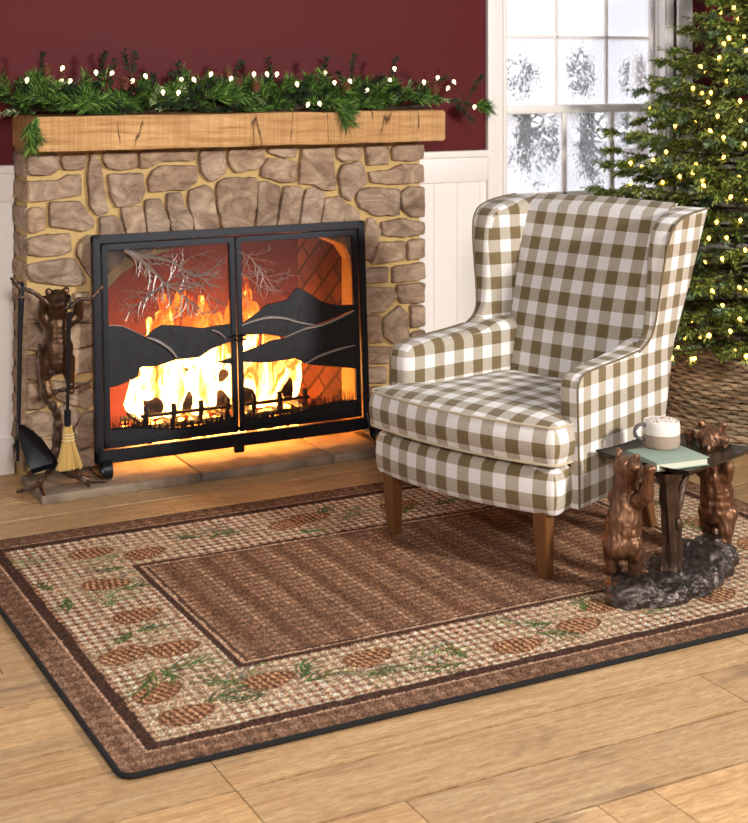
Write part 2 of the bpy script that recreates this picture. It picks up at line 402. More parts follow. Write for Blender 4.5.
# ================================================================== ROOM
YW = 5.285
WX0, WX1 = 3.417, 4.35; WZ0, WZ1 = .74, 2.45
HX0, HX1, HZ = 1.57, 2.72, .85
b = MB()
y0, y1 = YW, YW + .16
b.box(-1.5, HX0, y0, y1, 0, 3.); b.box(HX0, HX1, y0, y1, HZ, 3.); b.box(HX1, WX0, y0, y1, 0, 3.)
b.box(WX0, WX1, y0, y1, 0, WZ0); b.box(WX0, WX1, y0, y1, WZ1, 3.); b.box(WX1, 7.5, y0, y1, 0, 3.)
tag(b.build('wall_back', 'red_paint', smooth=False), 'deep red painted wall behind the fireplace and window', 'wall', kind='structure')
# wainscot
def wains(xa, xb, name, lab):
    b = MB()
    b.box(xa, xb, YW - .010, YW, .0, 1.09)
    b.box(xa, xb, YW - .034, YW, 1.088, 1.118, .006)
    b.box(xa, xb, YW - .022, YW, .985, 1.088, .002)
    b.box(xa, xb, YW - .024, YW, 0, .13, .004)
    x = xa + (.055 if xa > 2 else .02)
    while x < xb - .03:
        b.box(x - .0025, x + .0025, YW - .0145, YW, .13, .985); x += .113
    tag(b.build(name, 'white_paint'), lab, 'wainscot', kind='structure')
wains(-1.5, 1.305, 'trim_1', 'white board wainscot left of the fireplace')
wains(2.90, WX0 - .092, 'trim_2', 'white board wainscot between fireplace and window')
wains(WX1 + .092, 7.5, 'trim_3', 'white wainscot behind the christmas tree')
wains(WX0 - .092, WX1 + .092, 'trim_4', 'white wainscot below the window') if False else None
b = MB(); b.box(WX0 - .092, WX1 + .092, YW - .012, YW, 0, WZ0 - .03)
tag(b.build('trim_4', 'white_paint'), 'white panel under the window sill', 'wainscot', kind='structure')

# window
w = empty('window_1', ((WX0 + WX1) / 2, YW, WZ0), label='tall white double-hung window with frosted panes behind the armchair', cat='window', kind='structure')
b = MB()
for xa, xb in ((WX0 - .092, WX0), (WX1, WX1 + .092)):
    b.box(xa, xb, YW - .026, YW, WZ0 - .02, WZ1 + .09, .004)
    e = xb - .02 if xa < WX0 - .01 else xa; b.box(e, e + .02, YW - .034, YW, WZ0 - .02, WZ1 + .02, .004)
b.box(WX0 - .092, WX1 + .092, YW - .026, YW, WZ1, WZ1 + .09, .004)
b.build('casing', 'white_paint', w)
b = MB(); b.box(WX0 - .12, WX1 + .12, YW - .07, YW + .1, WZ0 - .03, WZ0, .006); b.build('sill', 'white_paint', w)
b = MB()
for xa, xb, s_ in ((WX0, WX0 + .018, 1), (WX1 - .03, WX1, -1)):
    b.box(xa, xb, YW, YW + .15, WZ0, WZ1, .002); b.box(xa, xb + .012 if s_ > 0 else xb, YW + .088, YW + .096, WZ0, WZ1)
    if s_ < 0: b.box(xa - .012, xb, YW + .01, YW + .022, WZ0, WZ1, .002); b.box(xa - .010, xb, YW + .075, YW + .083, WZ0, WZ1, .002)
b.box(WX0, WX1, YW, YW + .15, WZ1 - .02, WZ1); b.build('jamb', 'white_paint', w)
def pane(name, xa, xb, za, zb, Y, cl, parent):
    nx, nz = 14, 20; vs = []; fs = []; cv = []
    for k, yy in enumerate((Y - .002, Y + .002)):
        for i in range(nx + 1):
            for j in range(nz + 1):
                u, v = i / nx, j / nz; vs.append((lerp(xa, xb, u), yy, lerp(za, zb, v)))
                d = sqrt(((u - cl[0]) / cl[2]) ** 2 + ((v - cl[1]) / cl[3]) ** 2); cv.append(max(0., min(1., 1.5 - d)) * cl[4])
    for i in range(nx):
        for j in range(nz):
            a = i * (nz + 1) + j; fs.append((a, a + nz + 1, a + nz + 2, a + 1))
            a += (nx + 1) * (nz + 1); fs.append((a, a + 1, a + nz + 2, a + nz + 1))
    mb = MB(); mb.add(vs, fs); o = mb.build(name, 'frosted_glass', parent)
    at = o.data.attributes.new('clear', 'FLOAT', 'POINT'); at.data.foreach_set('value', cv); return o
def sash(nm, za, zb, Y, colx, rowz, stile, munt, clears):
    sh = MB(); xa, xb = WX0 + .02, WX1 - .032
    sh.box(xa, xa + stile, Y, Y + .035, za, zb, .003); sh.box(xb - stile, xb, Y, Y + .035, za, zb, .003)
    sh.box(xa, xb, Y, Y + .035, za, za + .04, .003); sh.box(xa, xb, Y, Y + .035, zb - .035, zb, .003)
    for x in colx: sh.box(x - munt / 2, x + munt / 2, Y + .004, Y + .03, za, zb, .003)
    for z in rowz: sh.box(xa, xb, Y + .004, Y + .03, z - munt / 2, z + munt / 2, .003)
    s_ = sh.build(nm, 'white_paint', w)
    xs = [xa] + colx + [xb]; zs = [za] + rowz + [zb]; k = 0
    for j in range(len(zs) - 1):
        for i in range(len(xs) - 1):
            pane('pane', xs[i], xs[i + 1], zs[j], zs[j + 1], Y + .017, clears[k % len(clears)], s_); k += 1
mx = lambda px, Y: ony(px, 60, Y).x
sash('upper_sash', 1.262, WZ1 - .02, YW + .1, [mx(556, 5.4), mx(605.5, 5.4)], [ony(556, 37, 5.4).z, 2.0], .022, .014,
     [(.4, .48, .42, .42, .78), (.5, .52, .42, .42, .9), (.62, .5, .4, .4, .85), (.5, .6, .3, .3, .3), (.5, .6, .3, .3, .2), (.5, .6, .3, .3, .2), (.5, .5, .3, .3, .3)])
sash('lower_sash', WZ0, 1.302, YW + .04, [mx(563.5, 5.34), mx(611, 5.34)], [.905], .03, .024,
     [(.5, .5, .4, .4, .8), (.5, .5, .4, .4, .8), (.5, .5, .4, .4, .8), (.6, .6, .5, .62, .95), (.6, .55, .45, .6, 1.), (.5, .55, .5, .6, 1.)])

# floor planks
b = MB(); b.box(-3, 7.5, -1.5, 5.46, -.03, -.003)
tag(b.build('floor', 'plank_gap', smooth=False), 'wide oak plank floor', 'floor', kind='structure')
fl = bpy.data.objects['floor']
rows = [-1.5]
y = 2.17 - .195 * 18
edges = [2.17 + .195 * k for k in range(-18, 5)] + [3.089, 3.16, 3.362, 3.547, 3.747, 3.942, 4.137, 4.332, 4.527, 4.722, 4.917, 5.112, 5.307, 5.46]
vs, fs, uvs, tn = [], [], [], []
g = .0014
fixed = {2.56: [1.135, 2.343], 2.755: [1.134], 2.365: [1.42, ], 2.17: [1.75, 1.887], 2.95: [.62, 2.9], 4.722: [1.9], 4.527: [1.67, 2.6]}
for a, c in zip(edges[:-1], edges[1:]):
    key = min(fixed, key=lambda k: abs(k - a)); cuts = list(fixed[key]) if abs(key - a) < .01 else []
    if not cuts: cuts = [random.uniform(.2, 2.6)]
    x = min(cuts)
    while x > -3: x -= random.uniform(1.3, 1.9); cuts.append(max(x, -3.))
    x = max(cuts)
    while x < 7.5: x += random.uniform(1.3, 1.9); cuts.append(min(x, 7.5))
    cuts = sorted(set(cuts))
    for p, q in zip(cuts[:-1], cuts[1:]):
        n = len(vs); G = .0034; vs += [(p + g, a + G, 0), (q - g, a + G, 0), (q - g, c - G, 0), (p + g, c - G, 0), (p + g, a + G, -.004), (q - g, a + G, -.004), (q - g, c - G, -.004), (p + g, c - G, -.004)]
        ou, ov = random.uniform(0, 50), random.uniform(0, 50); t = random.uniform(.86, 1.08); tw = random.uniform(-.03, .03)
        tn += [(t * (1 + tw), t, t * (1 - 1.5 * tw))] * 8
        for f in ((0, 1, 2, 3), (0, 4, 5, 1), (1, 5, 6, 2), (2, 6, 7, 3), (3, 7, 4, 0)):
            fs.append(tuple(n + i for i in f)); uvs += [(vs[n + i][0] + ou, vs[n + i][1] + ov) for i in f]
mb = MB(); mb.add(vs, fs); mb.t = tn
o = mb.build('planks', 'oak_planks', fl, smooth=False); uv = o.data.uv_layers.new(name='UVMap'); uv.data.foreach_set('uv', np.array(uvs).ravel())

# ================================================================== FIREPLACE
YS = 5.10
fp = empty('fireplace', (2.11, YW, 0), label='fieldstone fireplace with arched firebox and tan mortar joints', cat='fireplace')
SX0, SX1, SZ1 = 1.302, 2.915, 1.18
# arch opening outline
arch = [(2.64, .032), (2.64, .70), (2.60, .755), (2.50, .80), (2.36, .828), (2.18, .84), (2.0, .83), (1.86, .80), (1.74, .765), (1.655, .72), (1.60, .66), (1.60, .032)]
b = MB(); ym = YS + .012
bmm = bmesh.new()
outer = [(SX0 + .01, .0), (SX0 + .01, SZ1), (SX1 - .01, SZ1), (SX1 - .01, .0)]
loop = outer[:1] + outer[1:3] + outer[3:] + [(2.64, 0.)] + arch + [(1.60, 0.)]
mbm = MB(); mbm.prism(loop, lambda p, k: (p[0], ym if k == 0 else YW + .0, p[1]))
mbm.build('mortar', 'mortar', fp, smooth=False)
crops = dict(A=(0, 150, 503 / 110), B=(100, 140, 4.675), C=(250, 130, 3.937), D=(340, 140, 3.29), E=(0, 260, 5.754), G=(0, 380, 5.754), P=(0, 0, 1.))
ST = '''A 118,30 265,28 270,85 235,112 150,115 118,100
A 290,30 395,25 385,88 300,90 285,60
A 118,145 270,145 310,118 370,115 372,205 300,215 210,230 120,240
A 418,20 440,20 465,70 475,170 500,280 455,300 415,260 408,120
A 118,290 150,268 205,272 205,360 150,380 118,370
A 235,240 370,240 400,290 432,325 425,355 380,372 300,355 235,350
A 118,410 200,395 320,385 330,460 280,480 190,485 118,480
A 110,530 180,520 310,500 345,505 395,590 390,610 330,620 240,610 150,600 115,575
A 365,430 405,395 440,400 440,600 400,560 358,480
E 130,170 220,190 240,340 150,340 130,300
E 140,375 340,355 345,480 260,520 145,520
E 430,200 520,190 540,340 440,360
E 360,370 540,370 550,480 440,510 365,500
E 400,530 550,505 560,640 440,660 390,640
E 140,560 260,545 360,530 375,650 240,690 140,690
G 140,30 230,20 250,80 310,130 240,165 150,170 130,100
G 300,10 520,30 560,130 500,170 420,140 330,110
G 140,210 230,190 310,200 320,320 180,330 140,300
G 490,200 560,180 580,360 450,400 430,290
G 335,170 400,150 470,200 425,265 340,300
G 140,350 310,350 320,460 200,500 130,480
G 440,420 580,390 590,500 440,510
G 340,330 420,310 430,490 340,500
B 22,65 165,60 172,130 100,140 40,130 22,100
B 190,60 455,55 440,98 290,100 235,130 192,132
B 478,55 580,52 590,120 590,150 540,190 515,190 480,150 470,90
P 230.5,150.3 264,149 265.5,160 258,169.5 237,172.5 229.5,161
B 45,165 200,158 212,240 190,290 85,315 55,260
B 250,150 290,125 450,122 460,190 400,235 330,232 240,245 232,190
B 5,365 75,358 100,380 125,470 5,480
B 105,320 195,315 205,350 220,480 138,480 110,360
B 218,285 290,280 300,340 325,380 318,480 235,480 220,360
B 320,255 385,250 395,310 430,360 440,480 345,480 335,370 318,320
B 425,240 500,215 525,230 540,320 558,480 455,480 440,350 418,290
B 560,200 600,182 735,180 735,240 718,480 580,480 560,320 550,240
C 80,75 185,72 182,105 150,108 80,92
C 80,112 185,125 180,205 130,205 50,182 55,145
C 210,75 330,70 330,140 338,235 290,235 255,212 200,210 205,130
C 350,70 440,68 440,110 375,125 352,110
C 370,140 440,125 455,165 462,210 425,235 400,280 365,255 355,180
C 460,68 550,62 548,135 470,138
C 565,75 585,62 684,58 686,110 650,120 570,118
C 475,165 560,160 600,138 684,138 686,205 560,212 485,208
C 435,240 480,230 590,235 590,335 500,335 440,305 425,270
C 600,250 635,225 689,228 689,340 640,340 605,310
C 525,365 600,352 689,365 689,410 610,420 530,415
C 35,210 70,205 120,225 100,420 25,420 35,290
C 140,225 205,225 210,240 188,420 108,420 130,280
C 225,240 255,230 295,250 285,310 265,425 195,425 215,300
C 300,275 355,265 380,290 355,440 275,435
C 375,300 400,298 435,325 410,470 370,450
D 95,262 112,260 137,300 103,400 62,400
D 130,340 215,335 215,395 110,410
D 228,340 245,330 282,328 282,385 230,395
D 60,425 160,420 155,468 60,475
D 180,420 284,405 285,455 180,470
D 195,480 285,472 286,535 205,535 192,510
D 60,490 180,488 188,520 150,565 60,575
D 60,585 135,580 140,665 60,670
D 150,590 200,548 222,570 228,650 180,670 148,645
D 238,548 287,548 289,610 240,618
D 240,640 289,628 289,690 235,690
D 60,685 180,685 180,720 160,735 60,740
D 60,755 155,750 155,800 60,805
D 175,750 230,740 230,800 175,800
D 245,705 291,705 291,800 245,800
D 60,820 150,815 150,880 60,880
D 165,815 291,815 291,880 165,880
D 60,895 200,895 200,950 60,950
D 215,895 291,895 291,950 215,950
P 348,241 360,262 362,292 352,300 346,268
P 96,236 126,241 125,260 112,270 104,277 96,262
P 129,241 150,240 168,243 152,250 130,259'''
def stone(mb, pts3, nrm, h, tint):
    """rounded raised stone from its outline (list of Vectors on a plane)"""
    q_ = pts3; o = []
    for i in range(len(q_)):
        a_, p_, b2_ = q_[i - 1], q_[i], q_[(i + 1) % len(q_)]
        ra, rb = min(.25, .008 / max((a_ - p_).length, .001)), min(.25, .008 / max((b2_ - p_).length, .001)); A_, B_ = lerp(p_, a_, ra), lerp(p_, b2_, rb)
        o += [A_, (A_ + p_ * 2 + B_) / 4, B_]
        m = max(1, int((b2_ - p_).length * (1 - rb - .1) / .016))
        for k in range(1, m):
            q2 = lerp(B_, lerp(b2_, p_, min(.30, .011 / max((b2_ - p_).length, .001))), k / m); t2 = (b2_ - p_).normalized().cross(nrm)
            o.append(q2 + t2 * (mnoise.noise(q2 * 45) * .0045))
    n = len(o); c = sum(o, Vector()) / n
    mr = sum((p - c).length for p in o) / n; rings = [(1.0, -.012), (1.0, h * .5), (1 - .0015 / mr, h * .84), (1 - .005 / mr, h), (.78, h * 1.03), (.5, h * 1.05), (.25, h * 1.05)]
    vs = []
    for s_, d in rings:
        for k, p in enumerate(o):
            q = c + (p - c) * s_; w_ = mnoise.noise(q * 9) * .006 + mnoise.noise(Vector((q.x * 30, q.y * 30, q.z * 55))) * .005 if s_ < 1 or d > 0 else 0
            vs.append(q + nrm * (d + w_))
    vs.append(c + nrm * (h * 1.1 + mnoise.noise(c * 9) * .006)); fs = []
    for r in range(len(rings) - 1):
        for k in range(n):
            k2 = (k + 1) % n; fs.append((r * n + k, r * n + k2, (r + 1) * n + k2, (r + 1) * n + k))
    r = len(rings) - 1
    for k in range(n): fs.append((r * n + k, r * n + (k + 1) % n, len(vs) - 1))
    b_ = bmesh.new(); vv = [b_.verts.new(p) for p in vs]
    for f in fs:
        try: b_.faces.new([vv[i] for i in f])
        except ValueError: pass
    bmesh.ops.recalc_face_normals(b_, faces=list(b_.faces)); mb.bm(b_, tint)
def rt(): 
    t = random.uniform(.84, 1.1); q = random.uniform(-.05, .05); return (t * (1 + q * .4), t, t * (1 - q))
def grow(pts, e):
    c = sum(pts, Vector()) / len(pts); return [p + (p - c).normalized() * e for p in pts]
def inarch(p): 
    # nearest clamp: keep stones out of the opening
    if not (1.60 < p.x < 2.64): return False
    for (xa, za), (xb, zb) in zip(arch[:-1], arch[1:]):
        if min(xa, xb) <= p.x <= max(xa, xb) and abs(xa - xb) > 1e-6:
            if p.z < za + (zb - za) * (p.x - xa) / (xb - xa): return True
    return False
mb = MB()
for ln in ST.split('\n'):
    k, *ps = ln.split(); ox, oy, sc = crops[k]
    P = [ony(ox + float(p.split(',')[0]) / sc, oy + float(p.split(',')[1]) / sc, YS - .012) for p in ps]
    P = grow(P, .005)
    for p in P:
        p.y = YS + .01; p.x = max(p.x, SX0 + .006); p.x = min(p.x, SX1 + .006); p.z = min(p.z, SZ1 - .004); p.z = max(p.z, .036)
        it = 0
        while inarch(p) and it < 80: 
            if p.z > .68: p.z += .006
            elif p.x < 2.1: p.x -= .006
            else: p.x += .006
            it += 1
    stone(mb, P, Vector((0, -1, 0)), .022, rt())
# stones down the left return
zr = [1.175, 1.075, .985, .885, .79, .71, .60, .51, .40, .30, .20, .12, .036]
for i, (za, zb) in enumerate(zip(zr[:-1], zr[1:])):
    P = [Vector((SX0 + .016, YS + .012, zb + .008)), Vector((SX0 + .016, YW - .004, zb + .01 + .006 * (i % 3))), Vector((SX0 + .016, YW - .004, za - .008)), Vector((SX0 + .016, YS + .012, za - .01))]
    stone(mb, P, Vector((-1, 0, 0)), .018, rt())
mb.build('stones', 'field_stone', fp)
# firebox
b = MB(); Yb = 5.62; X0, X1 = 1.60, 2.69; bx0, bx1 = 1.70, 2.59
vs = [(X0, YS + .06, 0), (X0, YS + .06, .9), (X1, YS + .06, .9), (X1, YS + .06, 0), (bx0, Yb, 0), (bx0, Yb, .8), (bx1, Yb, .8), (bx1, Yb, 0)]
fs = [(4, 5, 6, 7), (0, 1, 5, 4), (3, 7, 6, 2), (1, 2, 6, 5), (0, 4, 7, 3)]
b.add([(x, yy, z + .032 if z == 0 else z) for x, yy, z in vs], fs)
b.add([(x + (-.03 if x < 2 else .03), yy + (.03 if yy > 5.3 else 0), z - .0 if z == 0 else z + .03) for x, yy, z in vs], [f[::-1] for f in fs])
o = b.build('firebox_lining', 'firebrick', fp, smooth=False, boxuv=True)
b2 = MB(); b2.box(1.70, 2.59, Yb - .012, Yb - .002, .034, .80, .003); b2.build('fireback', 'fireback', fp, smooth=False)
b = MB()
for xa, xb in ((1.292, 1.86), (1.866, 2.38), (2.386, 2.98)): b.box(xa, xb, 4.84, YS + .02, .0, .033, .005, 2)
tag(b.build('hearth_slab', 'hearth_stone', world_org=(2.1, 4.95, 0)), 'low grey-brown stone hearth slab on the floor in front of the fireplace', 'hearth')
# mantel
b = MB(); seg = 60; x0, x1, ya, yb, za, zb = 1.301, 2.940, 4.962, YW - .002, 1.180, 1.301
bb = bmesh.new(); bmesh.ops.create_cube(bb, size=1.)
for v in bb.verts: v.co = Vector((lerp(x0, x1, v.co.x + .5), lerp(ya, yb, v.co.y + .5), lerp(za, zb, v.co.z + .5)))
bmesh.ops.bevel(bb, geom=list(bb.edges), offset=.006, segments=2, affect='EDGES')
lx = [e for e in bb.edges if abs(e.verts[0].co.x - e.verts[1].co.x) > 1]
bmesh.ops.subdivide_edges(bb, edges=lx, cuts=50, use_grid_fill=True)
for v in bb.verts:
    n = mnoise.noise(Vector((v.co.x * 6, v.co.y * 9, v.co.z * 9))) * .004 + mnoise.noise(Vector((v.co.x * 30, v.co.y * 9, v.co.z * 30))) * .0018
    if v.co.y < 5.1: v.co.y += n; 
    v.co.z += n * .8
b.bm(bb); tag(b.build('mantel_beam', 'oak_beam', world_org=(2.1, 5.1, 1.18)), 'rough-sawn oak mantel beam on top of the stone fireplace', 'mantel')

# grate, logs, fire
gr = empty('fire_grate', (2.14, 5.36, .033), label='black iron fire grate with upright bars behind the hinged screen', cat='grate')
for x in np.linspace(1.80, 2.46, 7):
    mb = MB(); mb.tube([(x, 5.26, .19), (x, 5.25, .16), (x, 5.26, .115), (x, 5.45, .115), (x, 5.47, .19)], .011, 6); mb.build('bar', 'black_steel', gr)
mb = MB()
for yy in (5.27, 5.44): mb.tube([(1.76, yy, .105), (2.50, yy, .105)], .012, 6)
mb.tube([(1.78, 5.255, .155), (2.48, 5.255, .155)], .008, 6)
mb.build('rail', 'black_steel', gr)
for x in (1.82, 2.44):
    for yy in (5.27, 5.44): mb = MB(); mb.tube([(x, yy, .033), (x, yy, .105)], .011, 6); mb.build('leg', 'black_steel', gr)
for i, (xa, xb, yy, zz, r, dz) in enumerate(((1.80, 2.42, 5.31, .172, .042, .01), (1.86, 2.48, 5.41, .175, .046, -.01), (1.95, 2.36, 5.36, .25, .038, .03))):
    mb = MB(); pts = [(lerp(xa, xb, t), yy + .02 * sin(3 * t + i), zz + dz * t + .006 * sin(9 * t)) for t in np.linspace(0, 1, 14)]
    mb.tube(pts, [r * (1 + .12 * sin(t * 5 + i)) for t in range(14)], 12)
    tag(mb.build('firewood_log', 'burnt_log', world_org=(2.1, yy, zz)), ['charred log at the front of the fire grate', 'charred log at the back of the fire grate', 'short charred log lying across the two others'][i], 'log')
# flames: solid tongues of irregular shape
caps = []
rr = random.Random(5)
for i in range(40):
    x = rr.uniform(1.80, 2.46) if i < 24 else rr.uniform(2.0, 2.36); yy = rr.uniform(5.30, 5.46); hh = rr.uniform(.16, .50) * (1 - abs(x - 2.12) * .7)
    p = Vector((x, yy, .165)); r = rr.uniform(.030, .050); n = 5
    for k in range(n):
        q = p + Vector((rr.uniform(-.02, .035), rr.uniform(-.012, .012), hh / n)); r2 = r * (.80 if k else 1.05)
        caps.append((p, q, r, max(r2, .009))); p, r = q, max(r2, .007)
fl_ = blob('fire', caps, 'flame', None, .011, 3)
me = fl_.data; V = np.zeros(len(me.vertices) * 3); me.vertices.foreach_get('co', V); V = V.reshape(-1, 3) - np.array((2.12, 5.37, .15)); me.vertices.foreach_set('co', V.ravel()); me.update(); fl_.location = (2.12, 5.37, .15)
eb = MB()
for k in range(150): eb.ball((random.uniform(1.78, 2.48), random.uniform(5.26, 5.5), random.uniform(.04, .075)), random.uniform(.012, .024), 1, (1, 1, .7))
tag(eb.build('ember_bed', 'ember', world_org=(2.12, 5.37, .035)), 'added bed of glowing orange embers under the fire grate, lighting the hearth', 'embers', kind='stuff')  # added emitter hidden behind the screen, throws orange light on hearth and floor
tag(fl_, 'yellow and orange flames burning over the logs in the firebox', 'fire', kind='stuff')

# ================================================================== FIRE SCREEN
scr = empty('fire_screen', (2.08, 5.0, .035), label='black metal two-door fire screen with mountain and branch cut-outs in front of the firebox', cat='fire screen')
FX0, FX1, FZ0, FZ1 = 1.526, 2.617, .070, .872
LEAN = .05 / (FZ1 - FZ0)
def sp(x, z, d=0.): return Vector((x, 5.0 + (z - FZ0) * LEAN + d, z))
def sbox(mb, xa, xb, za, zb, d0, d1, bev=.003):
    bb = bmesh.new(); bmesh.ops.create_cube(bb, size=1.)
    for v in bb.verts: v.co = sp(lerp(xa, xb, v.co.x + .5), lerp(za, zb, v.co.z + .5), lerp(d0, d1, v.co.y + .5))
    bmesh.ops.bevel(bb, geom=list(bb.edges), offset=bev, segments=2, affect='EDGES'); mb.bm(bb)
mb = MB(); t = .028
sbox(mb, FX0, FX0 + t, FZ0, FZ1, -.012, .012); sbox(mb, FX1 - t, FX1, FZ0, FZ1, -.012, .012)
sbox(mb, FX0, FX1, FZ1 - t, FZ1, -.012, .012); sbox(mb, FX0, FX1, FZ0, FZ0 + .045, -.012, .012); sbox(mb, (FX0 + FX1) / 2 - .02, (FX0 + FX1) / 2 + .02, .045, FZ0 + .002, -.008, .008)
mb.build('outer_frame', 'black_steel', scr)
XM = ony(237, 300, 5.02).x
doors = []
for xa, xb, zz in ((FX0 + t + .005, XM - .002, 0), (XM + .002, FX1 - t - .005, 1)):
    mb = MB(); t2 = .022; za, zb = FZ0 + .05, FZ1 - t - .005
    sbox(mb, xa, xa + t2, za, zb, -.009, .009); sbox(mb, xb - t2, xb, za, zb, -.009, .009); sbox(mb, xa, xb, zb - t2, zb, -.009, .009); sbox(mb, xa, xb, za, za + t2, -.009, .009)
    d = mb.build('door', 'black_steel', scr); doors.append((d, xa + t2, xb - t2, za + t2, zb - t2))
    mb = MB(); m_ = []
    A = [sp(xa + .01, za + .01, .004), sp(xb - .01, za + .01, .004), sp(xb - .01, zb - .01, .004), sp(xa + .01, zb - .01, .004)]
    B = [p + Vector((0, .001, 0)) for p in A]
    mb.add(A + B, [(0, 1, 2, 3), (7, 6, 5, 4)]); mb.build('mesh_panel', 'wire_mesh', d, smooth=False)
    mb = MB(); hx = xb - .011 if zz == 0 else xa + .011
    for q in (.478, .462):
        mb.tube([sp(hx, q, -.012), sp(hx, q, -.032), sp(hx + (.012 if zz else -.012), q, -.032)], .004, 6)
    mb.build('latch_knob', 'black_steel', d)
def plate(mb, pts, d, scl, ox, oy, th=.004):
    P = [(ox + x / scl, oy + y_ / scl) for x, y_ in pts]
    W = [ony(x, y_, 5.03) for x, y_ in P]; W = [(p.x, p.z) for p in W]
    mb.prism(W, lambda p, k: sp(p[0], p[1], d if k == 0 else d + th), .0012, 1)
    return W
def ridge(mb, pts, scl, ox, oy, d, r=.0035):
    W = [ony(ox + x / scl, oy + y_ / scl, 5.03) for x, y_ in pts]; W = catmull([sp(p.x, p.z, d) for p in W], 5)
    n = len(W); mb.tube(W, [r * (.35 + .65 * sin(pi * (i + .5) / n)) for i in range(n)], 6)
dL, dR = doors[0][0], doors[1][0]
# left mountains (picture coordinates of crop at 4.987x from (90,220))
l1 = [(72, 527), (110, 524), (145, 527), (200, 545), (270, 580), (330, 612), (390, 650), (436, 690), (330, 725), (245, 732), (230, 782), (130, 824), (90, 830), (72, 832)]
l2 = [(270, 582), (310, 545), (350, 522), (400, 522), (470, 528), (560, 536), (610, 555), (665, 590), (712, 560), (712, 598), (600, 640), (540, 680), (436, 692), (390, 652), (330, 612)]
l3 = [(560, 538), (620, 525), (712, 515), (712, 575), (668, 592), (612, 558)]
l4 = [(622, 706), (670, 690), (712, 676), (712, 716), (660, 712)]
for i, (q, d) in enumerate(((l1, -.004), (l2, -.008), (l3, -.004), (l4, -.004))):
    mb = MB(); plate(mb, q, d, 4.987, 90, 220); mb.build('mountain', 'mountain_steel', dL)
for q, d, rr_ in (([(275, 582), (330, 600), (390, 640), (430, 690)], -.011, .007), ([(600, 545), (640, 560), (672, 590)], -.009, .004), ([(72, 526), (145, 526), (200, 545), (270, 580)], -.005, .002)):
    mb = MB(); ridge(mb, q, 4.987, 90, 220, d, rr_); mb.build('ridge_line', 'branch_steel', dL)
r1 = [(70, 356), (110, 330), (160, 290), (230, 275), (250, 246), (265, 233), (280, 236), (300, 247), (350, 280), (400, 292), (460, 290), (460, 306), (400, 332), (320, 360), (250, 347), (190, 335), (140, 342), (70, 366)]
r0 = [(66, 366), (140, 340), (190, 334), (250, 346), (318, 360), (272, 374), (215, 400), (150, 390), (66, 394)]
r2 = [(215, 402), (280, 372), (320, 362), (380, 346), (460, 308), (460, 425), (400, 435), (330, 460), (285, 488), (250, 472), (210, 478), (150, 487), (66, 484), (66, 452), (120, 432), (170, 410)]
r3 = [(283, 490), (330, 460), (400, 436), (462, 424), (462, 506), (400, 500), (340, 496)]
for i, (q, d) in enumerate(((r1, -.003), (r0, -.006), (r2, -.009), (r3, -.012))):
    mb = MB(); plate(mb, q, d, 3.43, 220, 220); mb.build('mountain', 'mountain_steel', dR)
mb = MB()
for q, d, rr_ in (([(70, 360), (110, 345), (160, 333), (215, 335), (270, 350), (320, 358)], -.009, .006), ([(215, 400), (280, 372), (340, 358), (400, 335), (455, 308)], -.013, .005), ([(284, 488), (330, 462), (400, 438), (452, 426)], -.016, .005)):
    mb = MB(); ridge(mb, q, 3.43, 220, 220, d, rr_); mb.build('ridge_line', 'branch_steel', dR)
# grass strips
def grass(dr, xa, xb, za, zb, sd):
    r_ = random.Random(sd); mb = MB(); n = 60; P = []
    for i in range(n + 1):
        u = i / n; x = lerp(xa, xb, u); P.append((x, lerp(za, zb, u) + .012 * sin(u * 6 + sd)))
    base = [(xb, doors[0][3] - .01), (xa, doors[0][3] - .01)]
    mb.prism(P + base, lambda p, k: sp(p[0], p[1], -.004 if k == 0 else -.001))
    for i in range(130):
        u = r_.random(); x = lerp(xa + .006, xb - .006, u); z = lerp(za, zb, u) + .012 * sin(u * 6 + sd) - .008; h = r_.uniform(.025, .055); dx = r_.uniform(-.008, .008)
        mb.tube([sp(x, z, -.005), sp(x + dx * .3, z + h * .6, -.006), sp(x + dx, z + h, -.005)], [.0022, .0016, .0004], 4, cap=False)
    mb.build('grass_strip', 'mountain_steel', dr)
grass(dL, doors[0][1], doors[0][2], .178, .172, 1); grass(dR, doors[1][1], doors[1][2], .172, .180, 3)
# branches
def twigs(mb, pts, r0, r_, lvl, spread=.7, col=None, dd=-.006):
    P = catmull([sp(p.x, p.z, dd) for p in pts], 6); n = len(P)
    mb.tube(P, [lerp(r0, r0 * .35, i / (n - 1)) for i in range(n)], 5)
    if lvl <= 0: return
    for i in range(3, n - 1, 2 if lvl > 1 else 3):
        if r_.random() < .2: continue
        d = (P[min(i + 1, n - 1)] - P[i - 1]).normalized(); s_ = 1 if r_.random() < .5 else -1
        a = s_ * r_.uniform(.5, 1.1) * spread; dx, dz = d.x * cos(a) - d.z * sin(a), d.x * sin(a) + d.z * cos(a)
        ln = r_.uniform(.035, .085) * (1.3 if lvl > 1 else .5)
        q = [P[i]]; 
        for k in range(3): 
            a2 = r_.uniform(-.35, .35); dx, dz = dx * cos(a2) - dz * sin(a2), dx * sin(a2) + dz * cos(a2)
            nx, nz = q[-1].x + dx * ln / 3, q[-1].z + dz * ln / 3
            q.append(Vector((nx, 0, nz)))
        lim = [p for p in q if TW[0] < p.x < TW[1] and p.z < TW[2] and p.z > TW[3]]
        if len(lim) >= 3: twigs(mb, lim, r0 * .5, r_, lvl - 1, spread, dd=dd)
s4 = lambda pts: [ony(90 + x / 4.987, 220 + y_ / 4.987, 5.03) for x, y_ in pts]
s3 = lambda pts: [ony(220 + x / 3.43, 220 + y_ / 3.43, 5.03) for x, y_ in pts]
TW = (doors[0][1] + .002, doors[0][2] - .002, doors[0][4] - .002, .55)
r_ = random.Random(3); mb = MB()
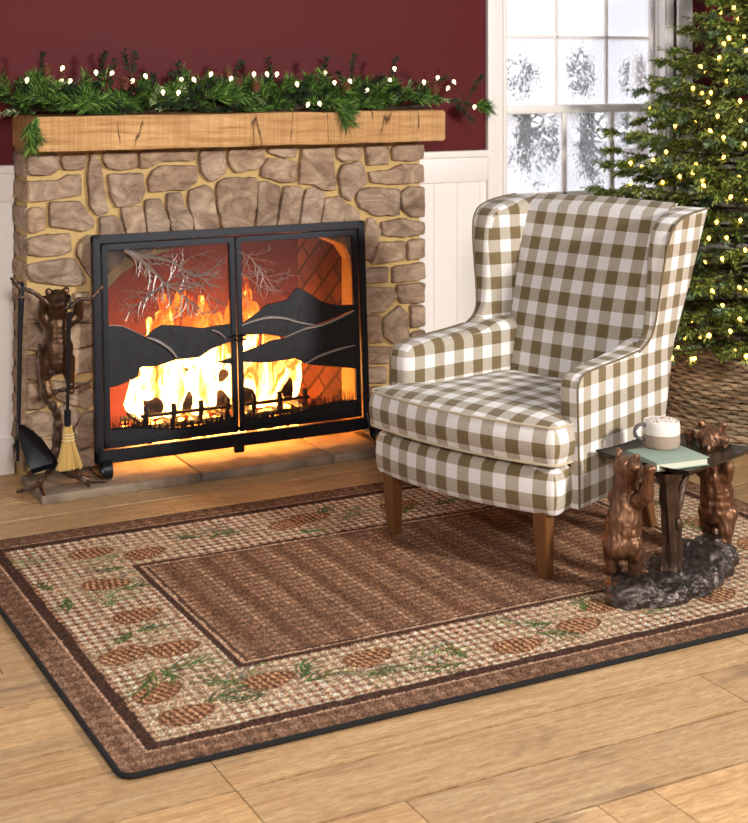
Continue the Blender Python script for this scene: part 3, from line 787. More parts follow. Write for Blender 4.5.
for q, r0 in (([(175, 150), (240, 190), (290, 232), (340, 280), (375, 320), (430, 350), (480, 392)], .009), ([(178, 152), (250, 170), (330, 192), (410, 210), (480, 255), (545, 285), (600, 300)], .007),
              ([(380, 318), (330, 352), (280, 385), (230, 425), (165, 480)], .0045), ([(380, 318), (410, 290), (460, 270), (470, 300)], .004), ([(480, 390), (520, 420), (560, 470), (600, 500)], .004),
              ([(290, 395), (250, 440), (200, 500)], .003), ([(480, 392), (470, 440), (430, 480), (400, 500)], .003), ([(540, 280), (620, 240), (660, 190)], .0035), ([(450, 240), (500, 190), (560, 170)], .003), ([(560, 330), (620, 400), (690, 430)], .003)):
    twigs(mb, s4(q), r0, r_, 2)
mb.build('branches', 'branch_steel', dL)
TW = (doors[1][1] + .002, doors[1][2] - .002, doors[1][4] - .002, .60); r_ = random.Random(8); mb = MB()
for q, r0 in (([(62, 110), (100, 125), (130, 160), (160, 200), (200, 215)], .004), ([(62, 180), (100, 200), (140, 230), (180, 245)], .0035), ([(100, 130), (80, 180), (90, 240)], .003), ([(62, 250), (90, 270), (95, 310)], .003), ([(130, 160), (170, 235), (210, 240)], .003)):
    twigs(mb, s3(q), r0, r_, 2)
mb.build('branches', 'branch_steel', dR)
# feet with a scroll
for k, xx in enumerate((FX0 + .012, FX1 - .012)):
    mb = MB(); path = [(xx, 5.07, .040), (xx, 4.99, .040), (xx, 4.93, .040)]
    for i in range(14):
        a = -pi / 2 - i * 2 * pi / 13 * .86; path.append((xx, 4.915 + .030 * cos(a), .070 + .030 * sin(a)))
    P = [Vector(p) for p in path]; wv = Vector((.016, 0, 0)); vs, fs = [], []
    for i, p in enumerate(P):
        d = (P[min(i + 1, len(P) - 1)] - P[max(i - 1, 0)]).normalized(); nn = Vector((0, -d.z, d.y)) * .0025
        vs += [p - wv - nn, p + wv - nn, p + wv + nn, p - wv + nn]
    for i in range(len(P) - 1):
        for j in range(4): fs.append((4 * i + j, 4 * i + (j + 1) % 4, 4 * i + 4 + (j + 1) % 4, 4 * i + 4 + j))
    fs += [(0, 3, 2, 1), tuple(4 * len(P) - 4 + j for j in range(4))]
    mb.add(vs, fs); mb.tube([(xx, 4.935, .042), (xx, 4.975, .075), (xx, 4.995, .13)], .006, 6); mb.build('foot', 'black_steel', scr)

# ================================================================== TOOL STAND WITH BEAR
ts = empty('fireplace_tool_stand', (1.40, 4.95, .033), label='bronze bear fireplace tool stand holding a branch above its head', cat='tool stand')
TY = 4.95
P = lambda x, y_, Y=TY: ony(x, y_, Y)
sc_ = 1.
hd = P(57, 300, TY - .03); 
caps = [('e', P(56.5, 350), (.058, .050, .070)), (P(57, 360), P(57, 325), .052, .046), ('e', P(57, 322), (.052, .042, .042)), (P(57, 318), hd, .038, .036), ('e', hd, (.041, .038, .037)),
        ('e', hd + Vector((-.002, -.036, -.008)), (.019, .022, .016)), ('e', hd + Vector((-.031, -.002, .031)), (.0135, .009, .0135)), ('e', hd + Vector((.031, -.002, .031)), (.0135, .009, .0135)),
        (P(47, 322), P(41.5, 314), .025, .021), (P(41.5, 314), P(43, 300, TY - .025), .020, .016),
        (P(68, 322), P(78, 316), .025, .021), (P(78, 316), P(79, 301, TY - .025), .021, .016),
        (P(47, 360), P(45, 380), .034, .021), (P(45, 380), P(49, 394, TY - .02), .021, .017),
        (P(66, 360), P(70, 378), .033, .019), (P(70, 378), P(71, 389), .018, .015), (P(71, 389), P(71, 391, TY - .035), .015, .013)]
fur = lambda q: .0016 * mnoise.noise(Vector((q.x * 90, q.y * 90, q.z * 30)))
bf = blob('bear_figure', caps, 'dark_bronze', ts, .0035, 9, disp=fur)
mb = MB()
for s_ in (-1, 1): mb.ball(hd + Vector((s_ * .013, -.033, .006)), .0035, 1)
mb.ball(hd + Vector((-.002, -.056, -.004)), .006, 1); mb.build('eyes_and_nose', 'black_steel', bf)
def vine(mb, pts, r, Y=TY, seg=8):
    W = catmull([P(p[0], p[1], p[2] if len(p) > 2 else Y) for p in pts], 6); n = len(W)
    mb.tube(W, [lerp(r[0], r[1], i / (n - 1)) * (1 + .16 * sin(i * 1.7)) for i in range(n)], seg)
mb = MB()
vine(mb, [(40, 345, TY - .03), (42, 362), (52, 372, TY - .03), (44, 380), (44, 395), (52, 405), (58, 418), (57, 440), (55, 462), (56, 470)], (.008, .021))
vine(mb, [(48, 397), (58, 391, TY - .02), (72, 389, TY - .02), (84, 385), (92, 380)], (.009, .004))
mb.build('twisted_trunk', 'trunk_bronze', ts)
def gv(pts, r, mb):
    W = catmull(pts, 6); n = len(W); mb.tube(W, [lerp(r[0], r[1], i / (n - 1)) * (1 + .15 * sin(i * 1.9)) for i in range(n)], 8)
zb_ = .045; ctr = P(56, 466); 
for q in ([ctr, onz(46, 474, .075), onz(37, 485, .062), onz(27, 489, .06), onz(17, 492, .05)], [onz(40, 480, .07), onz(41, 488, .05), onz(44, 494.5, .039)],
          [ctr, onz(66, 473, .075), onz(82, 479, .07), onz(89, 486, .041)], [onz(80, 477, .07), onz(92, 480, .055), onz(106, 480.5, .039)],
          [ctr, ctr + Vector((.0, .05, -.01)), ctr + Vector((.01, .09, -.045))]):
    mb = MB(); gv(q, (.012, .006), mb); mb.build('root_foot', 'trunk_bronze', ts)
mb = MB()
vine(mb, [(12, 277), (16, 284), (22, 289), (28, 290), (40, 297), (50, 305), (60, 308), (70, 307), (77, 301), (84, 299), (91, 299), (97, 292), (103, 286)], (.008, .006), TY - .045)
vine(mb, [(23, 290), (21, 296), (17, 296)], (.006, .003), TY - .05)
mb.build('held_branch', 'trunk_bronze', ts)
# tools
def hook(mb, x, y_, Y): 
    p = P(x, y_, Y); mb.tube(catmull([p + Vector((.0, .028, -.008)), p + Vector((0, .026, .008)), p + Vector((0, .012, .014)), p, p + Vector((0, -.002, -.03))], 5), .0045, 6)
br = empty('hearth_broom', P(70, 470, 4.885), label='small straw hearth broom with black handle hanging on the bear stand', cat='broom', group='fireplace tools')
mb = MB(); hook(mb, 70, 300, 4.885); mb.tube([P(70, 312, 4.885), P(69, 330, 4.885), P(67.5, 412, 4.885)], .006, 8); mb.build('handle', 'black_steel', br)
mb = MB(); q = P(67.5, 418, 4.885); mb.tube([P(67.5, 410, 4.885), P(67.5, 426, 4.885)], .012, 12); mb.build('ferrule', 'black_steel', br)
mb = MB(); top, bot = P(68, 425, 4.885), P(69.5, 469, 4.885)
for i in range(130):
    a = random.uniform(0, 2 * pi); u = sqrt(random.random()); ex, ey = .048 * u * cos(a), .016 * u * sin(a)
    p0 = top + Vector((ex * .25, ey * .5, 0)); p1 = lerp(top, bot, .38) + Vector((ex * .42, ey * .8, 0)); p2 = bot + Vector((ex, ey, random.uniform(-.004, .006)))
    mb.tube([p0, p1, p2], .0024, 4, tint=None)
mb.build('bristles', 'bristle', br)
mb = MB()
for y_ in (434, 437, 440):
    c = P(68.3, y_, 4.885); rx = .018 + (y_ - 434) * .0006; mb.tube([c + Vector((rx * 1.05 * cos(a), .014 * sin(a), 0)) for a in np.linspace(0, 2 * pi, 18)[:-1]], .0018, 5, closed=True)
mb.build('stitching', 'cream_cord', br)
sh = empty('ash_shovel', P(22, 470, 4.90), label='black metal ash shovel hanging at the left of the bear stand', cat='shovel', group='fireplace tools')
mb = MB(); hook(mb, 23, 287, 4.895); mb.tube([P(23, 298, 4.895), P(21, 330, 4.895), P(19, 424, 4.895)], .0055, 8); mb.build('handle', 'black_steel', sh)
out = [(17, 423), (23, 424), (32, 430), (41, 438), (49, 449), (57, 462), (55, 466), (44, 469), (31, 473), (26, 462), (20, 446), (16.5, 432)]
mb = MB(); W = [P(x, y_, 4.885) for x, y_ in out]; c = sum(W, Vector()) / len(W); n = len(W); vs = []
for (s_, d) in ((1., -.016), (.97, -.013), (.9, .012), (.5, .020), (.0, .022)):
    vs += [c + (p - c) * s_ + Vector((0, d, 0)) for p in W]
vs2 = [v + Vector((0, .003, 0)) for v in vs]; fs = []
for r in range(4):
    for k in range(n): fs.append((r * n + k, r * n + (k + 1) % n, (r + 1) * n + (k + 1) % n, (r + 1) * n + k))
m0 = len(vs); fs += [tuple(i + m0 for i in f[::-1]) for f in fs] + [(k, m0 + k, m0 + (k + 1) % n, (k + 1) % n) for k in range(n)]
mb.add(vs + vs2, fs); mb.build('pan', 'black_steel', sh)
pk = empty('poker', P(18, 470, 4.94), label='thin black fire poker hanging behind the ash shovel', cat='poker', group='fireplace tools')
mb = MB(); hook(mb, 19.5, 287, 4.94); mb.tube([P(19.5, 298, 4.94), P(17.6, 461, 4.94)], .0055, 8); mb.tube([P(17.6, 440, 4.94), P(15, 446, 4.94), P(14.5, 454, 4.94)], [.005, .004, .001], 6); mb.build('shaft', 'black_steel', pk)

# ================================================================== NEEDLES
def needles(mb, pts, n, ln, wd, ang, tints, taper=.4):
    """needles along a twig; pts list of Vectors"""
    m = len(pts); L = [(pts[i + 1] - pts[i]).length for i in range(m - 1)]; tot = sum(L)
    for _ in range(n):
        s_ = random.random() ** .9 * tot; i = 0
        while i < m - 2 and s_ > L[i]: s_ -= L[i]; i += 1
        d = (pts[i + 1] - pts[i]).normalized(); p = pts[i] + d * min(s_, L[i])
        a = random.uniform(0, 2 * pi); o1 = d.orthogonal().normalized(); o2 = d.cross(o1); r = o1 * cos(a) + o2 * sin(a)
        k = ang * random.uniform(.7, 1.2); q = (d * cos(k) + r * sin(k)); l_ = ln * random.uniform(.7, 1.15)
        w_ = q.cross(Vector((random.uniform(-1, 1), random.uniform(-1, 1), random.uniform(-1, 1)))).normalized() * wd * .5
        e = p + q * l_ + Vector((0, 0, -l_ * .08)); t = tints[int(random.random() * len(tints))]; f = random.uniform(.8, 1.3)
        mb.add([p - w_ * .6, p + w_ * .6, lerp(p, e, .6) + w_, e, lerp(p, e, .6) - w_], [(0, 1, 2, 3, 4)], (t[0] * f, t[1] * f, t[2] * f))
GA = [lin(c) for c in ((62, 96, 38), (92, 132, 52), (120, 156, 70), (48, 76, 36))]
GD = [lin(c) for c in ((34, 56, 34), (46, 72, 40), (28, 46, 30))]
GW = [lin(c) for c in ((150, 172, 120), (176, 188, 146), (110, 140, 84))]
gl = empty('pine_garland', (2.1, 5.1, 1.302), label='lit mixed pine garland with berries and cones lying along the mantel', cat='garland')
mb = MB(); stems = MB()
random.seed(21)
MZ = 1.303
wallY = YW - .012
def clampw(p): p.y = min(p.y, wallY - random.uniform(0, .01)); return p
for i in range(270):
    x = random.uniform(1.28, 2.96); base = Vector((x, random.uniform(5.02, 5.22), MZ + random.uniform(.012, .05)))
    edge = 0
    if x < 1.34: base.x = random.uniform(1.30, 1.38)
    dirv = Vector((random.uniform(-1.2, 1.2), random.uniform(-.75, .30), random.uniform(.05, 1.0))).normalized(); ln = random.uniform(.07, .13)
    kind = random.random(); pts = [base]; d = dirv.copy()
    for k in range(3):
        d = (d + Vector((random.uniform(-.2, .2), random.uniform(-.2, .1), random.uniform(-.22, .08)))).normalized(); q = pts[-1] + d * ln / 3
        q.z = max(q.z, MZ + .008); q.y = max(q.y, 4.93); q.z = min(q.z, MZ + .145); pts.append(clampw(q))
    stems.tube(pts, .0022, 4, cap=False)
    if kind < .5: needles(mb, pts, 120, .044, .0034, .75, GA)
    elif kind < .85: needles(mb, pts, 120, .026, .0036, .85, GD)
    else: needles(mb, pts, 80, .018, .0034, .8, GW)
# feature sprigs: (px, py, Y, tip dir, kind)
for (px, py, Y, dx, dz, ln, kd) in ((20, 112, 5.0, -1, .0, .10, 2), (30, 122, 4.945, .0, -1, .09, 0), (10, 95, 5.05, -1, .5, .10, 0), (55, 104, 4.97, -.6, .4, .09, 0), (40, 98, 5., -.2, 1, .08, 0),
                                    (75, 108, 4.96, 1, .35, .11, 0), (90, 108, 4.96, -1, .35, .1, 0), (205, 98, 4.97, 1, .5, .11, 0), (218, 100, 4.96, 1, .25, .1, 0), (150, 108, 4.97, .2, .6, .08, 2), (335, 108, 4.95, .5, -.5, .08, 0),
                                    (330, 100, 4.96, .8, -.4, .10, 0), (352, 76, 5.1, .05, 1, .09, 1), (392, 82, 5.1, .1, 1, .10, 1), (325, 76, 5.12, 0, 1, .07, 1), (133, 70, 5.12, .1, 1, .07, 1), (128, 66, 5.12, -.3, 1, .06, 1),
                                    (270, 72, 5.14, -.2, 1, .06, 1), (470, 92, 5.08, .5, .8, .08, 1), (445, 100, 5.05, 1, -.1, .11, 1), (455, 104, 5.02, .8, -.6, .10, 1), (475, 106, 5.1, 1, 0, .06, 0), (430, 84, 5.1, .8, .4, .08, 1),
                                    (235, 76, 5.1, .3, .9, .06, 1), (180, 76, 5.1, -.2, .9, .05, 1), (100, 72, 5.14, .2, .9, .08, 1), (40, 72, 5.12, .1, .9, .07, 1), (110, 82, 5.1, .1, .9, .08, 1)):
    p = ony(px, py, Y); pts = [p, p + Vector((dx, -.1, dz)).normalized() * ln * .5, p + Vector((dx, -.15, dz - .1)).normalized() * ln]
    if kd == 1 and dz > .5: stems.tube([p + Vector((0, -.01, .01)), p - Vector((dx * .05, .0, .06)), p - Vector((dx * .06, -.0, .11))], .003, 4, cap=False); pts = [p - Vector((0, 0, .02))] + pts[1:]
    for q in pts[1:]: clampw(q)
    stems.tube(pts, .0022, 4, cap=False); needles(mb, pts, 130 if kd == 0 else 60, (.052, .026, .024)[kd], .0038, (.8, .85, .8)[kd], (GA, GD, GW)[kd])
    if kd == 0: 
        pts2 = [p, p + Vector((dx * .6 + .3, -.2, dz * .8 + .2)).normalized() * ln * .8]; needles(mb, pts2, 70, .04, .003, .8, GA)
V = np.array(mb.v); V[:, 1] = np.minimum(V[:, 1], YW - .004)
m_ = (V[:, 0] > 1.302) & (V[:, 0] < 2.94) & (V[:, 1] > 4.955); V[m_, 2] = np.maximum(V[m_, 2], MZ + .002)
mb.v = [tuple(p) for p in V]
gn = mb.build('needles', 'needles', gl, smooth=False); tag(gn, kind='stuff')
tag(stems.build('stems', 'bark', gl), kind='stuff')
# main vine so that the garland rests on the mantel
mb = MB(); mb.tube([(1.24 + i * .09, 5.13 + .03 * sin(i * 1.9), MZ + .014 + (.01 * sin(i))) for i in range(20)], .011, 6); mb.build('core_vine', 'bark', gl)
def bulb_mesh(r):
    b = MB(); b.lathe([(r * .35, -r * 1.5), (r * .45, -r * .9), (r * .9, -r * .4), (r, .1 * r), (r * .8, r * .7), (r * .35, r * 1.1), (r * .05, r * 1.25)], seg=10); return b
BP = [(27, 80), (62.5, 68), (61.5, 80.5), (70, 81), (96, 72.3), (112, 73), (132.5, 80.8), (145.5, 76), (163, 92), (178.5, 92.5), (181.5, 79.5), (194, 79.5), (211, 74), (231, 78.5), (254, 74), (267, 74), (277, 74),
      (297, 84), (308, 104.5), (319.5, 103.5), (325, 72.7), (334.5, 82.5), (350, 81), (367, 90), (394.5, 68.5), (390, 80), (424, 82), (437.7, 77.5), (448, 88), (454, 81.7), (474.5, 106.8)]
proto = None
for i, (px, py) in enumerate(BP):
    Y = 4.955 if py > 90 and px < 400 else 5.02; p = ony(px, py, Y)
    if proto is None: o = bulb_mesh(.0078).build('bulb', 'warm_bulb', gl, local=True); proto = o
    else: o = proto.copy(); COL.objects.link(o); o.parent = gl
    o.location = p - Vector((2.1, 5.1, 1.302)); o.rotation_euler = (random.uniform(-.6, .6), random.uniform(-.6, .6), 0)
mb = MB(); W = catmull([ony(px, py, 5.03 if py < 90 else 4.965) + Vector((0, .006, -.012)) for px, py in sorted(BP)], 5); mb.tube([clampw(Vector(p)) for p in W], .0014, 4); mb.build('light_wire', 'wire', gl)
for (px, py, Y) in ((47, 70, 5.06), (125, 84, 5.02), (228, 72, 5.06), (238, 84, 5.0), (256, 87, 4.99), (346, 88, 5.0), (435, 90, 5.02)):
    c = ony(px, py, Y); mb = MB()
    for k in range(9):
        for j in range(max(3, 8 - k // 2)):
            a = j * 2 * pi / max(3, 8 - k // 2) + k * .4; r = .017 * sin(pi * (k + 1.5) / 11); z = -.018 + k * .0045
            p = c + Vector((r * cos(a), r * sin(a), z)); q = p + Vector((cos(a) * .006, sin(a) * .006, .006)); t_ = Vector((-sin(a), cos(a), 0)) * .004
            mb.add([p - t_, p + t_, q + t_ * .7 + Vector((0, 0, .001)), q - t_ * .7 + Vector((0, 0, .001)), p + Vector((0, 0, -.003))], [(0, 1, 2, 3), (1, 0, 4)])
    mb.ball(c, .012, 1, (1, 1, 1.4)); mb.build('pine_cone', 'cone_brown', gl)
for (px, py, Y) in ((128, 82, 4.99), (58, 78, 5.02), (52, 72, 5.05), (237, 68, 5.12), (269, 64, 5.14), (426, 76, 5.05), (440, 72, 5.08), (110, 84, 5.0), (432, 86, 5.0)):
    c = ony(px, py, Y); mb = MB()
    for k in range(13): mb.ball(c + Vector((random.gauss(0, .017), random.gauss(0, .008), random.gauss(0, .015))), random.uniform(.0035, .0055), 1)
    mb.build('berry_cluster', 'berry_red', gl)

# ================================================================== CHRISTMAS TREE
TX, TYY = 4.32, 4.58
tr = empty('christmas_tree', (TX, TYY, 0), label='lit green fir christmas tree standing in a wicker collar by the window', cat='christmas tree')
mb = MB(); mb.tube([(TX, TYY, .04), (TX, TYY, 1.2), (TX, TYY, 2.45)], [.035, .028, .008], 10); mb.build('trunk', 'bark', tr)
mb = MB(); mb.tube([(TX, TYY, .0), (TX, TYY, .18)], [.06, .045], 12)
for k in range(4): a = k * pi / 2 + .4; mb.tube([(TX, TYY, .12), (TX + .22 * cos(a), TYY + .22 * sin(a), .008)], .010, 6)
mb.build('stand', 'black_steel', tr)
TG = [lin(c) for c in ((86, 106, 42), (116, 134, 52), (144, 158, 66), (62, 84, 40), (164, 172, 92))]  # greens brightened and yellowed, the warm bulb light is put into the tints
TG2 = [lin(c) for c in ((112, 138, 100), (142, 162, 124), (86, 110, 72))]
random.seed(5); wood = MB(); nd = MB(); tips = []
def Rz(z): return max(.05, 1.25 - .55 * z) if z > 1. else .70 + (1 - z) * .2
z = .36
while z < 2.42:
    R = Rz(z); nb = max(6, int(15 * R + 4)); ph = random.uniform(0, 6)
    for k in range(nb):
        a = ph + k * 2 * pi / nb + random.uniform(-.12, .12)
        fwd = cos(a - atan2(-.68, -.73))      # branches on the room side are kept denser
        if fwd < -.35 and random.random() < .5: continue
        r = R * random.uniform(.82, 1.08); pts = []; zz = z + random.uniform(-.03, .03)
        dv = Vector((cos(a), sin(a), 0)); lim = 1.
        if dv.y > .02: lim = min(1., (YW - .05 - TYY) / (r * dv.y))
        r *= lim
        for j in range(7):
            u = j / 6; pts.append(Vector((TX, TYY, zz)) + dv * r * u + Vector((0, 0, .03 * u - .10 * u * u + .12 * u ** 3)))
        wood.tube(pts, [lerp(.009, .002, j / 6) for j in range(7)], 5, cap=False)
        side = Vector((-sin(a), cos(a), 0)); front = fwd > -.2
        for j in range(2, 7):
            for s_ in (-1, 1):
                ln = (.06 + .17 * (1 - j / 7.)) * random.uniform(.7, 1.25) * (.6 + .4 * R); p = pts[j] if j < 6 else pts[6]
                d = (dv * .75 + side * s_ * random.uniform(.5, .9) + Vector((0, 0, random.uniform(-.15, .2)))).normalized()
                tw = [p, p + d * ln * .5, p + d * ln + Vector((0, 0, -.012))]
                wood.tube(tw, .0018, 4, cap=False)
                needles(nd, tw, 80 if front else 18, .027, .0056 if front else .006, .85, TG if random.random() < .8 else TG2)
                if front: tips.append(tw[2])
        needles(nd, pts[2:], 110 if front else 24, .027, .0056, .85, TG)
        d = dv + Vector((0, 0, .1)); tw = [pts[6], pts[6] + d * .05, pts[6] + d * .09]; needles(nd, tw, 30, .021, .004, .8, TG); tips.append(tw[1])
    z += .072
V = np.array(nd.v); V[:, 1] = np.minimum(V[:, 1], YW - .04); nd.v = [tuple(p) for p in V]
o = nd.build('needles', 'needles', tr, smooth=False); tag(o, kind='stuff')
V = np.array(wood.v); V[:, 1] = np.minimum(V[:, 1], YW - .045); wood.v = [tuple(p) for p in V]
wood.build('branches', 'bark', tr)
print('tree needles', len(nd.v))
def proj(p):
    d = p.x * SN + p.y * CS; l = p.x * CS - p.y * SN; return CX + F * l / d, HY - F * (p.z - H) / d
TB = [(735, 10), (718, 15), (724, 38), (737, 25), (744, 42), (748, 52), (731, 42), (719, 49), (711, 60), (732, 59), (694, 70), (707, 74), (729, 88), (700, 97), (711, 97), (706, 107), (732, 107), (740, 112), (737, 119), (691, 120),
      (709, 131), (666, 155), (650, 157), (670, 127), (721, 137), (730, 157), (671, 185), (705, 187), (689, 176), (699, 175), (735, 178), (742, 205), (737, 220), (727, 246), (723, 261), (700, 247), (706, 268), (735, 292), (720, 302), (710, 302),
      (733, 330), (740, 331), (711, 335), (690, 320), (697, 345), (700, 368), (673, 390), (744, 378), (741, 386), (739, 402), (715, 345), (683, 365), (690, 372), (728, 356), (745, 300), (745, 256), (692, 290), (686, 340), (678, 352), (716, 228), (728, 200), (715, 118), (748, 148), (724, 75)]
protob = None; rel = Vector((TX, TYY, 0)); nb_ = 0
for (px, py) in TB:
    best = None
    for q in tips:
        if q.y > TYY + .25: continue
        x, y_ = proj(q); e = (x - px) ** 2 + (y_ - py) ** 2 + ((q.x ** 2 + q.y ** 2) ** .5) * 30
        if best is None or e < best[0]: best = (e, q)
    q = best[1] + Vector((random.uniform(-.008, .008), -.01, .012))
    if protob is None: o = bulb_mesh(.0068).build('bulb', 'gold_bulb', tr, local=True); protob = o
    else: o = protob.copy(); COL.objects.link(o); o.parent = tr
    o.location = q - rel; o.rotation_euler = (random.uniform(-.8, .8), random.uniform(-.8, .8), 0)
for k in range(34):
    q = random.choice(tips)
    o = protob.copy(); COL.objects.link(o); o.parent = tr; o.location = q + Vector((0, -.005, .012)) - rel

# wicker collar
bk = empty('wicker_tree_collar', (TX, TYY, 0), label='woven grey-brown wicker basket collar around the base of the christmas tree', cat='basket')
mb = MB(); rows_, n = 24, 168; R0, R1, HB = .60, .47, .335
for j in range(rows_):
    z = .006 + HB * j / rows_; rr_ = lerp(R0, R1, j / rows_); P_ = []
    for k in range(n):
        a = 2 * pi * k / n; w_ = .0085 * sin(a * 42 + (j % 2) * pi) + .004 * mnoise.noise(Vector((cos(a) * 3, sin(a) * 3, j * 1.7)))
        P_.append(Vector((TX + (rr_ + w_) * cos(a), TYY + (rr_ + w_) * sin(a), z + .008 + .004 * mnoise.noise(Vector((cos(a) * 5, sin(a) * 5, j * 2.3))))))
    q_ = random.uniform(.8, 1.12); c = lin((168 * q_, 146 * q_, 116 * q_)); mb.tube(P_, .0068, 5, closed=True, tint=c)
mb.build('weave', 'wicker', bk)
mb = MB()
for k in range(42):
    a = 2 * pi * (k + .5) / 42; mb.tube([(TX + R0 * cos(a), TYY + R0 * sin(a), .003), (TX + R1 * cos(a), TYY + R1 * sin(a), HB + .01)], .006, 5, tint=lin((96, 80, 62)))
mb.build('stakes', 'wicker', bk)
mb = MB(); 
for s_ in (0, 1):
    mb.tube([(TX + (R1 + .006 * sin(a * 30 + s_ * pi)) * cos(a), TYY + (R1 + .006 * sin(a * 30 + s_ * pi)) * sin(a), HB + .01 + .008 * cos(a * 30 + s_ * pi)) for a in np.linspace(0, 2 * pi, 240)[:-1]], .009, 6, closed=True, tint=lin((128, 108, 84)))
mb.build('rim', 'wicker', bk)

# ================================================================== RUG
RX0, RX1, RY0, RY1, RT = .939, 3.378, 2.895, 4.512, .012
rug = empty('area_rug', ((RX0 + RX1) / 2, (RY0 + RY1) / 2, 0), label='large brown and cream pinecone-bordered area rug on the oak floor', cat='rug')
dx_ = .0038; nx = int((RX1 - RX0) / dx_); ny = int((RY1 - RY0) / dx_)
gx = np.linspace(RX0 + .006, RX1 - .006, nx); gy = np.linspace(RY0 + .006, RY1 - .006, ny); X, Y = np.meshgrid(gx, gy, indexing='ij')
def S(c): return np.array(c, float) / 255.
def vnoise(X, Y, s, seed):
    r = np.random.default_rng(seed); xs, ys = X / s, Y / s; x0 = np.floor(xs).astype(int); y0 = np.floor(ys).astype(int); tab = r.random((257, 257))
    fx, fy = xs - x0, ys - y0; fx = fx * fx * (3 - 2 * fx); fy = fy * fy * (3 - 2 * fy); g_ = lambda i, j: tab[(x0 + i) % 257, (y0 + j) % 257]
    return (g_(0, 0) * (1 - fx) + g_(1, 0) * fx) * (1 - fy) + (g_(0, 1) * (1 - fx) + g_(1, 1) * fx) * fy
col = np.zeros(X.shape + (3,)); spk = RNG.random(X.shape); n1 = vnoise(X, Y, .012, 1); n2 = vnoise(X, Y, .05, 2); n3 = vnoise(X, Y, .25, 3)
def put(mask, c, a=1.):
    m = (mask * a)[..., None] if mask.dtype != bool else (mask.astype(float) * a)[..., None]
    col[:] = col * (1 - m) + (S(c) if not isinstance(c, np.ndarray) else c) * m
de = np.minimum(np.minimum(X - RX0, RX1 - X), np.minimum(Y - RY0, RY1 - Y))
wob = (n2 - .5) * .004; de = de + wob
# outer band
put(de < 9, (118, 86, 66))
pl = (np.mod(X, .045) < .02) * .5 + (np.mod(Y, .045) < .02) * .5
put((pl > .4) & (n3 > .36), (160, 124, 98), .45); put(pl > .9, (176, 138, 110), .4)
BI = .116                                  # width of the dark surround
put((de > BI - .032) & (de < BI), (78, 54, 44)); put((de > BI - .040) & (de < BI - .032), (190, 150, 122))
lb = de >= BI
cream = S((244, 214, 182)); col[lb] = cream
PER = .0285; px_ = (np.mod(X + .0, PER) < PER * .45); py_ = (np.mod(Y + .0, PER) < PER * .42)
put(lb & (px_ ^ py_), (178, 132, 102), .85); put(lb & px_ & py_, (122, 80, 60), 1.)
put(lb * np.clip((n3 - .45) * 4, 0, 1) * (n2 > .2), (196, 166, 134), .3)
FXa, FXb, FYa, FYb = 1.383, RX1 - (1.383 - RX0), 3.308, 4.079
df = np.minimum(np.minimum(X - FXa, FXb - X), np.minimum(Y - FYa, FYb - Y)) + wob * .6
# pine motifs in the light border
def cloud(cx, cy, rx, ry, c, a, rot=0., sd=4):
    a = a * 1.
    c_, s_ = cos(rot), sin(rot); u = ((X - cx) * c_ + (Y - cy) * s_) / rx; v = (-(X - cx) * s_ + (Y - cy) * c_) / ry
    put((np.clip(1.25 - np.sqrt(u * u + v * v) + (n2 - .5) * .8, 0, 1)) * (n1 * .6 + .4) * lb * (df < -.024), c, a)
def cone(cx, cy, L=.075, W=.046, rot=0.):
    L, W = .068, .042
    c_, s_ = cos(rot), sin(rot); u = (X - cx) * c_ + (Y - cy) * s_; v = -(X - cx) * s_ + (Y - cy) * c_
    w_ = W * (1 - .25 * (u / L)); r = np.sqrt((u / L) ** 2 + (v / w_) ** 2); m = r < 1
    put(m, (158, 106, 74), .95)
    row = np.floor((u / L + 1) * 3.8); fr = np.mod((u / L + 1) * 3.8, 1); q = np.mod(v / .022 + .5 * np.mod(row, 2), 1)
    arc = fr - 1.6 * (q - .5) ** 2
    put(m & (arc < .26), (104, 62, 42), .9); put(m & (arc > .42) & (arc < .78), (216, 166, 124), .85)
    put((r > .93) & (r < 1.08), (120, 78, 54), .6)
def stroke(pts, w0, w1, c, a=.9):
    pts = [Vector((p[0], p[1], 0)) for p in pts]; pts = catmull(pts, 5); n_ = len(pts)
    for i in range(n_ - 1):
        p, q = pts[i], pts[i + 1]; w_ = lerp(w0, w1, i / n_); x0, x1 = min(p.x, q.x) - w_, max(p.x, q.x) + w_; y0, y1 = min(p.y, q.y) - w_, max(p.y, q.y) + w_
        i0, i1 = np.searchsorted(gx, [x0, x1]); j0, j1 = np.searchsorted(gy, [y0, y1])
        if i1 <= i0 or j1 <= j0: continue
        xx, yy = X[i0:i1, j0:j1], Y[i0:i1, j0:j1]; dd = q - p; L_ = max(dd.length_squared, 1e-12)
        t_ = np.clip(((xx - p.x) * dd.x + (yy - p.y) * dd.y) / L_, 0, 1); ds = np.hypot(xx - p.x - t_ * dd.x, yy - p.y - t_ * dd.y)
        m = ((ds < w_) & lb[i0:i1, j0:j1] & (df[i0:i1, j0:j1] < -.024))[..., None] * a; col[i0:i1, j0:j1] = col[i0:i1, j0:j1] * (1 - m) + S(c) * m
rs = random.Random(4)
